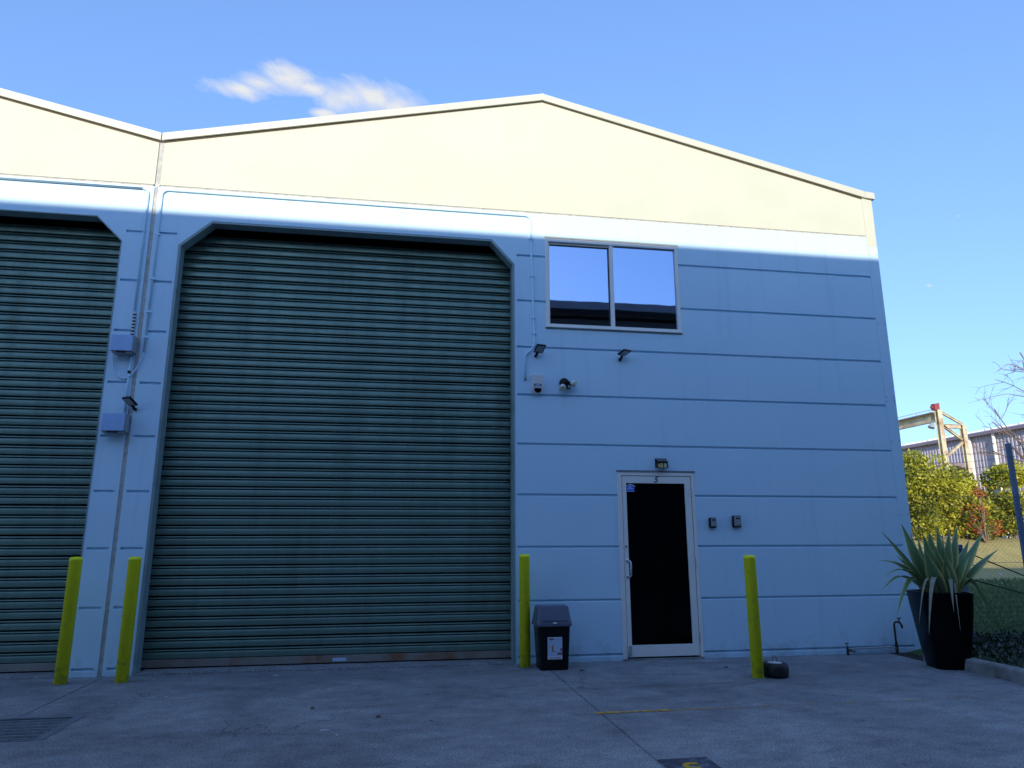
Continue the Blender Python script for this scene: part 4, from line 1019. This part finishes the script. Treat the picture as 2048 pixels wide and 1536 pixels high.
# ------------------------------------------------------------------ planting right of the kerb
def leaves(mb, tone, P, size, dirn=None, asp=0.5):
    a = Vector((random.gauss(0, 1), random.gauss(0, 1), random.gauss(0, 1))).normalized()
    if dirn is not None: a = (a*0.8+dirn).normalized()
    c = a.cross(Vector((random.gauss(0, 1), random.gauss(0, 1), random.gauss(0, 1)))).normalized()
    o = len(mb.v); P = Vector(P)
    mb.v += [tuple(P), tuple(P+a*size*0.5+c*size*asp*0.5), tuple(P+a*size), tuple(P+a*size*0.5-c*size*asp*0.5)]
    mb.f.append((o, o+1, o+2, o+3)); tone += [random.random()]*0
    return 4
def addtone(tone, t, k=4): tone += [t]*k
mb, tone = MB(), []
for i in range(9000):
    x = random.uniform(-0.33, 2.2); y = random.uniform(-3.2, 0.15)
    if y > -0.85 and x < 0.12: continue
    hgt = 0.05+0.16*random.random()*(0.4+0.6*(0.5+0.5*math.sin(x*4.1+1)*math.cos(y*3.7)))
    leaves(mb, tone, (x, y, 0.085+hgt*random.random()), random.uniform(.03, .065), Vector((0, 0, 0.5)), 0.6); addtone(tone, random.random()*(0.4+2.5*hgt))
gc_ = part('ground_cover', mb, 'cover_leaf', attr=('tone', tone)); gc_['kind'] = 'stuff'; gc_['label'] = 'dark low ground cover plants behind the kerb'
mb, tone = MB(), []
for i in range(52000):
    t = random.random(); y = 0.0+11*t**1.4; x = 0.1+random.random()*(3.2+1.45*y)
    h = random.uniform(.03, .075)*(1+0.10*y); w = 0.004*(1+0.35*y)
    a = random.uniform(0, 6.3); dx, dy = math.cos(a)*w, math.sin(a)*w; z = gz(x, y)+0.08
    lx, ly = random.gauss(0, h*0.4), random.gauss(0, h*0.4); o = len(mb.v)
    mb.v += [(x-dx, y-dy, z), (x+dx, y+dy, z), (x+lx, y+ly, z+h)]; mb.f.append((o, o+1, o+2)); addtone(tone, random.random(), 3)
gs = part('grass', mb, 'grass_blade', attr=('tone', tone)); gs['kind'] = 'stuff'; gs['label'] = 'shaded green lawn grass behind the fence'
# litter on the far verge
for (u, v, s_, lab) in ((2003, 1168, .07, 'crumpled pale blue scrap lying on the lawn behind the fence'), (2001, 1149, .06, 'small pale scrap of litter farther up the verge')):
    p = atZ(u, v, 0.10); mb = MB()
    mb.lathe([(s_*1.2, 0.0), (s_*1.05, s_*0.25), (s_*0.6, s_*0.5), (s_*0.1, s_*0.55)], (p.x, p.y, p.z), 7)
    mb.v = [(x+random.uniform(-.3, .3)*s_, y+random.uniform(-.3, .3)*s_, z) for x, y, z in mb.v]
    solid('litter', mb, 'pale_print', lab, 'litter', tuple(p))

def bush(name, label, c, rx, ry, h, nleaf, size, mat='bush_leaf', nlobe=26, seed=1, group='bushes beyond the lawn'):
    rs = random.getstate(); random.seed(seed)
    base = Vector((c[0], c[1], gz(c[0], c[1])+0.06))
    t = thing(name, label, 'bush', tuple(base), group)
    lobes = []
    for i in range(nlobe):
        a = random.uniform(0, 6.283); rr = math.sqrt(random.random()); hz = random.random()
        prof_ = math.sqrt(max(0.0, 1-(max(0, hz-0.35)/0.68)**2))
        lobes.append((base+Vector((math.cos(a)*rr*rx*0.85*prof_, math.sin(a)*rr*ry*0.85*prof_, h*(0.12+0.78*hz))), random.uniform(.16, .30)*h*0.62))
    mb, tone = MB(), []
    for i in range(nleaf):
        P, r_ = random.choice(lobes)
        d = Vector((random.gauss(0, 1), random.gauss(0, 1), random.gauss(0, 1))).normalized()
        q = P+d*r_*(0.55+0.5*random.random()**0.6)
        if q.z < base.z+0.02: q.z = base.z+0.05+random.random()*0.3
        leaves(mb, tone, q, size*random.uniform(.6, 1.3), d*0.5+Vector((0, 0, .2)), 0.55)
        addtone(tone, min(1, max(0, 0.5+0.3*math.sin(P.x*3+P.z*5)+random.gauss(0, .22))))
    part('crown', mb, mat, t, attr=('tone', tone))
    st_ = MB()
    for i in range(14):
        P, r_ = lobes[i % nlobe]
        a = base+Vector((random.uniform(-.4, .4), random.uniform(-.4, .4), -0.05)); m_ = a.lerp(P, .5)+Vector((random.uniform(-.2, .2), random.uniform(-.2, .2), .15))
        st_.tube([a, m_, P], 0.045, 5, 0.012)
    part('trunk', st_, 'bark_green', t)
    random.setstate(rs); return t
def hd(u, Y):                      # a point on the hedge line, by picture column
    p = atY(u, 1078, Y); return (p.x, p.y)
HY = 23.0
bush('shrub', 'tall yellow green bush showing beside the building corner, below the gantry beam', hd(1850, HY), 1.75, 1.4, 4.15, 13000, .17, seed=3, nlobe=34)
bush('shrub', 'lower yellow green bush beneath the gantry leg, left of the red sprays', hd(1925, HY+.4), 1.55, 1.4, 3.45, 10000, .17, seed=5, nlobe=30)
bush('shrub', 'dense green bush behind the fence post at the right edge', hd(2035, HY+.2), 1.7, 1.5, 3.7, 12000, .17, seed=8, nlobe=32)
bush('shrub', 'thin low bush with gaps between the two larger bushes', hd(1972, HY+.9), 1.2, 1.0, 2.7, 6000, .15, seed=12, nlobe=20)
bush('shrub', 'bush hidden mostly behind the building corner', hd(1790, HY+.3), 1.8, 1.5, 3.6, 7000, .17, seed=17, nlobe=26)
# red-leaved sprays in front of the hedge
rb = hd(1972, HY-1.3); rbase = Vector((rb[0], rb[1], gz(*rb)+0.06))
rd = thing('red_shrub', 'thin shrub with sprays of orange red leaves in front of the bushes', 'bush', tuple(rbase))
mb, tone, st_ = MB(), [], MB()
for i in range(15):
    tip = rbase+Vector((random.uniform(-.75, .75), random.uniform(-.5, .5), random.uniform(.3, 2.5)))
    midp = rbase.lerp(tip, .55)+Vector((random.uniform(-.2, .2), 0, .25)); st_.tube([rbase, midp, tip], 0.022, 5, 0.006)
    for j in range(26):
        leaves(mb, tone, tip+Vector((random.gauss(0, .12), random.gauss(0, .12), random.gauss(0, .13))), random.uniform(.09, .17), None, .5); addtone(tone, random.random())
part('crown', mb, 'red_leaf', rd, attr=('tone', tone)); part('stems', st_, 'bark', rd)

# bare tree at the right edge
tb = atY(2150, 1080, 12.5); tbase = Vector((tb.x, tb.y, gz(tb.x, tb.y)+0.06))
bt = thing('bare_tree', 'leafless tree with fine twigs reaching in from the right edge', 'tree', tuple(tbase))
trunk, br, tw_ = MB(), MB(), MB()
left = Vector((-0.70, 0.71, 0)).normalized()
def grow(p, d, L, r, depth):
    n_ = 4; pts = [p]
    for i in range(n_):
        d = (d+Vector((random.gauss(0, .11), random.gauss(0, .11), random.gauss(0, .09)+(.05 if depth < 3 else -0.02)))).normalized()
        pts.append(pts[-1]+d*L/n_)
    (br if depth < 3 else tw_).tube(pts, r, 5 if depth < 3 else 3, r*0.62)
    if depth >= 5: return
    for k in range(3 if depth < 2 else random.choice((2, 3, 3))):
        i = random.randint(2, n_)
        side = Vector((random.gauss(0, 1), random.gauss(0, 1), random.gauss(0, .6))).normalized()
        grow(pts[i], (d*0.75+side*0.62).normalized(), L*random.uniform(.42, .62), r*0.58, depth+1)
top = tbase+Vector((0, 0, 2.1))
trunk.tube([tbase-Vector((0, 0, .1)), tbase+Vector((.05, .03, 1.1)), top], .17, 10, .13)
for (u, v, r_) in ((2062, 880, .05), (2040, 925, .04), (2075, 830, .05), (2095, 790, .055), (2150, 780, .06), (2210, 850, .06), (2055, 955, .035), (2110, 900, .05)):
    tgt = atY(u, v, 12.5+random.uniform(-.9, .9)); d = (tgt-top); L = d.length
    grow(top, d.normalized(), L, r_, 1)
part('trunk', trunk, 'bark', bt, smooth=True); part('branches', br, 'bark', bt, smooth=True); part('twigs', tw_, 'bark', bt)['kind'] = 'stuff'

# ------------------------------------------------------------------ gantry and far shed
GX = 40.0
gp = atX(1877, 830, GX); GY = gp.y
gz0 = gz(GX, GY)+0.05
ga = thing('gantry_frame', 'cream yellow steel gantry beam and braced leg beyond the bushes', 'gantry', (GX, GY, gz0))
def gpt(u, v): return atY(u, v, GY)
def ibeam(a, c, w, h, mat='gantry_paint', name='brace'):
    a, c = Vector(a), Vector(c); L = (c-a).length
    M = Matrix.Translation(a) @ (c-a).to_track_quat('Z', 'Y').to_matrix().to_4x4()
    mb = MB().box(-w/2, w/2, -h/2, -h/2+.03, 0, L).box(-w/2, w/2, h/2-.03, h/2, 0, L).box(-.015, .015, -h/2+.03, h/2-.03, 0, L).xf(M)
    return part(name, mb, mat, ga)
p = gpt(1925, 850); GX2 = p.x; ztl = gpt(1880, 820).z; ztr = p.z
ibeam((GX, GY, gz0-0.1), (GX, GY, ztl), .42, .42, name='leg'); ibeam((GX2, GY, gz0-0.1), (GX2, GY, ztr), .38, .38, name='leg')
zl = lambda v: gpt(1885, v).z
zr = lambda v: gpt(1930, v).z
ibeam((GX+.2, GY, ztr-.15), (GX2-.2, GY, ztr-.15), .26, .36, name='cross_beam')
ibeam((GX+.2, GY, ztl-.15), (GX2, GY, ztr+.05), .2, .2); ibeam((GX+.2, GY, zl(850)), (GX2-.2, GY, zr(880)), .2, .2)
ibeam((GX2-.2, GY, zr(884)), (GX+.2, GY, zl(914)), .2, .2); ibeam((GX+.2, GY, zl(925)), (GX2-.2, GY, zr(958)), .2, .2)
b_t = atX(1850, 827, GX).z; b_b = atX(1870, 844, GX).z
hb = ztl-0.25-b_b
part('runway_beam', MB().box(GX-.18, GX+.18, GY+.22, GY+26, b_b, b_b+.05).box(GX-.02, GX+.02, GY+.22, GY+26, b_b+.05, b_b+hb-.05).box(GX-.18, GX+.18, GY+.22, GY+26, b_b+hb-.05, b_b+hb), 'gantry_paint', ga)
part('walkway', MB().box(GX-.42, GX+.1, GY+.22, GY+26, b_b+hb+.001, b_b+hb+.10), 'shed_trim', ga)
rl = MB().tube([(GX-.4, GY+.3, b_b+hb+.32), (GX-.4, GY+26, b_b+hb+.32)], .03, 5)
for i in range(16): rl.tube([(GX-.4, GY+.5+i*1.6, b_b+hb+.1), (GX-.4, GY+.5+i*1.6, b_b+hb+.32)], .035, 5)
part('guard_rail', rl, 'gantry_paint', ga)
part('motor_box', MB().box(GX-.30, GX+.10, GY-.05, GY+.4, ztl+.002, ztl+.55).box(GX+.101, GX+.22, GY, GY+.3, ztl+.002, ztl+.62).tube([(GX-.30, GY+.2, ztl+.25), (GX-.48, GY+.2, ztl+.25)], .12, 8), 'red_oxide', ga)
lh = atX(1868, 852, GX-.3)
part('work_lamp', MB().lathe([(.09, .35), (.14, .25), (.26, .0), (.28, -.12)], (lh.x, lh.y+.3, lh.z), 12, M=Matrix.Rotation(R(25), 3, 'Y')).tube([(lh.x, lh.y+.3, lh.z+.3), (GX-.05, lh.y+.3, b_b+.02)], .03, 5), 'galv', ga)

FX, FZ = 53.0, 0
e1 = atX(1803, 894, FX).z
shed = thing('factory_shed', 'long mauve corrugated shed with pale roof in the distance', 'shed', (FX, 60, gz(FX, 60)))
mb = MB(); y = 18.0; P_ = 0.42; vs_ = []
prof_ = [(0, 0), (.18, 0), (.22, .06), (.38, .06)]
row = []
while y < 120:
    for dy, dx in prof_: row.append((FX-dx, y+dy))
    y += P_
zb = gz(FX, 60)-.2; ze = e1-.05
mb.v = [(x, yy, zb) for x, yy in row]+[(x, yy, ze) for x, yy in row]; k = len(row)
mb.f = [(i, i+k, i+1+k, i+1) for i in range(k-1)]
part('wall_cladding', mb, 'shed_wall', shed)
part('core', MB().box(FX+.02, FX+40, 18, 120, zb, ze-.1), 'shed_wall', shed)
rz = ze+4.2
mb = MB()
mb.add([(FX-.4, 17.5, ze), (FX-.4, 120.5, ze), (FX+24, 120.5, rz), (FX+24, 17.5, rz), (FX-.4, 17.5, ze+.12), (FX-.4, 120.5, ze+.12), (FX+24, 120.5, rz+.12), (FX+24, 17.5, rz+.12)], [(0, 1, 2, 3), (7, 6, 5, 4), (0, 3, 7, 4), (0, 4, 5, 1)])
part('roof', mb, 'shed_roof', shed)
rb_ = MB()
for i in range(26):
    yy = 18+i*4.0
    rb_.hull([(FX-.35, yy, ze+.121), (FX-.35, yy+.3, ze+.121), (FX+24, yy+.3, rz+.121), (FX+24, yy, rz+.121)], [(FX-.35, yy+.05, ze+.26), (FX-.35, yy+.25, ze+.26), (FX+24, yy+.25, rz+.26), (FX+24, yy+.05, rz+.26)])
part('roof_ribs', rb_, 'white_print', shed)  # white colour stands for light caught along the roof sheets
part('gutter', MB().box(FX-.62, FX-.1, 17.5, 120.5, ze-.32, ze-.001), 'shed_trim', shed)
for u in (1946, 1996):
    yy = atX(u, 930, FX-.2).y
    part('downpipe', MB().tube([(FX-.25, yy, zb), (FX-.25, yy, ze-.3)], .17, 8), 'alu_frame', shed)
ay0, ay1 = atX(1932, 935, FX-1).y, atX(1895, 935, FX-1).y; az = atX(1915, 930, FX-1.2).z
part('awning', MB().box(FX-2.4, FX-.07, ay0, ay1, az-.35, az+.1), 'shed_trim', shed)

# ------------------------------------------------------------------ the building across the yard (seen in the window, shades the front)
OY, OH = -10.0, 7.915
op = thing('opposite_shed', 'dark shed across the yard, seen only as a reflection in the upper window', 'shed', (-4, -17, 0))
OX0, OX1 = -22.0, 14.0
part('wall', MB().box(OX0+.3, OX1-.3, -24, OY-0.55, -0.05, OH-0.35), 'opposite_wall', op)
part('gutter', MB().box(OX0, OX1, OY-0.40, OY, OH-0.22, OH), 'opposite_gutter', op)
part('soffit', MB().box(OX0+.1, OX1-.1, OY-0.95, OY-0.401, OH-0.30, OH-0.24), 'opposite_wall', op)
part('roof', MB().add([(OX0, OY-0.401, OH-.02), (OX1, OY-0.401, OH-.02), (OX1, -25, OH+.75), (OX0, -25, OH+.75), (OX0, OY-0.401, OH-.2), (OX1, OY-0.401, OH-.2), (OX1, -25, OH+.5), (OX0, -25, OH+.5)], [(0, 1, 2, 3), (7, 6, 5, 4), (0, 4, 5, 1), (1, 5, 6, 2), (2, 6, 7, 3), (3, 7, 4, 0)]), 'shed_roof', op)

# ------------------------------------------------------------------ fallen leaves
for (u, v, lab) in ((1194, 1322, 'brown dead leaf at the wall between the bin and the door'), (757, 1435, 'brown dead leaf in the middle of the concrete yard'), (624, 1418, 'dark dead leaf on the concrete left of centre'),
                    (1164, 1342, 'tiny dark leaf on the concrete right of the bin'), (1452, 1336, 'tiny dark leaf on the concrete below the key safes')):
    p = atZ(u, v, 0.0); mb = MB(); a = random.uniform(0, 6.3)
    s_ = .035
    pts = [(-1, 0, .15), (-.4, .45, .35), (.4, .42, .3), (1, 0, .1), (.4, -.42, .32), (-.4, -.45, .30), (0, 0, .05)]
    vs_ = [(p.x+s_*(x*math.cos(a)-y*math.sin(a)), p.y+s_*(x*math.sin(a)+y*math.cos(a)), .003+s_*z) for x, y, z in pts]
    mb.add(vs_, [(0, 6, 1), (1, 6, 2), (2, 6, 3), (3, 6, 4), (4, 6, 5), (5, 6, 0)])
    solid('dead_leaf', mb, 'leaf_litter', lab, 'leaf', (p.x, p.y, 0))
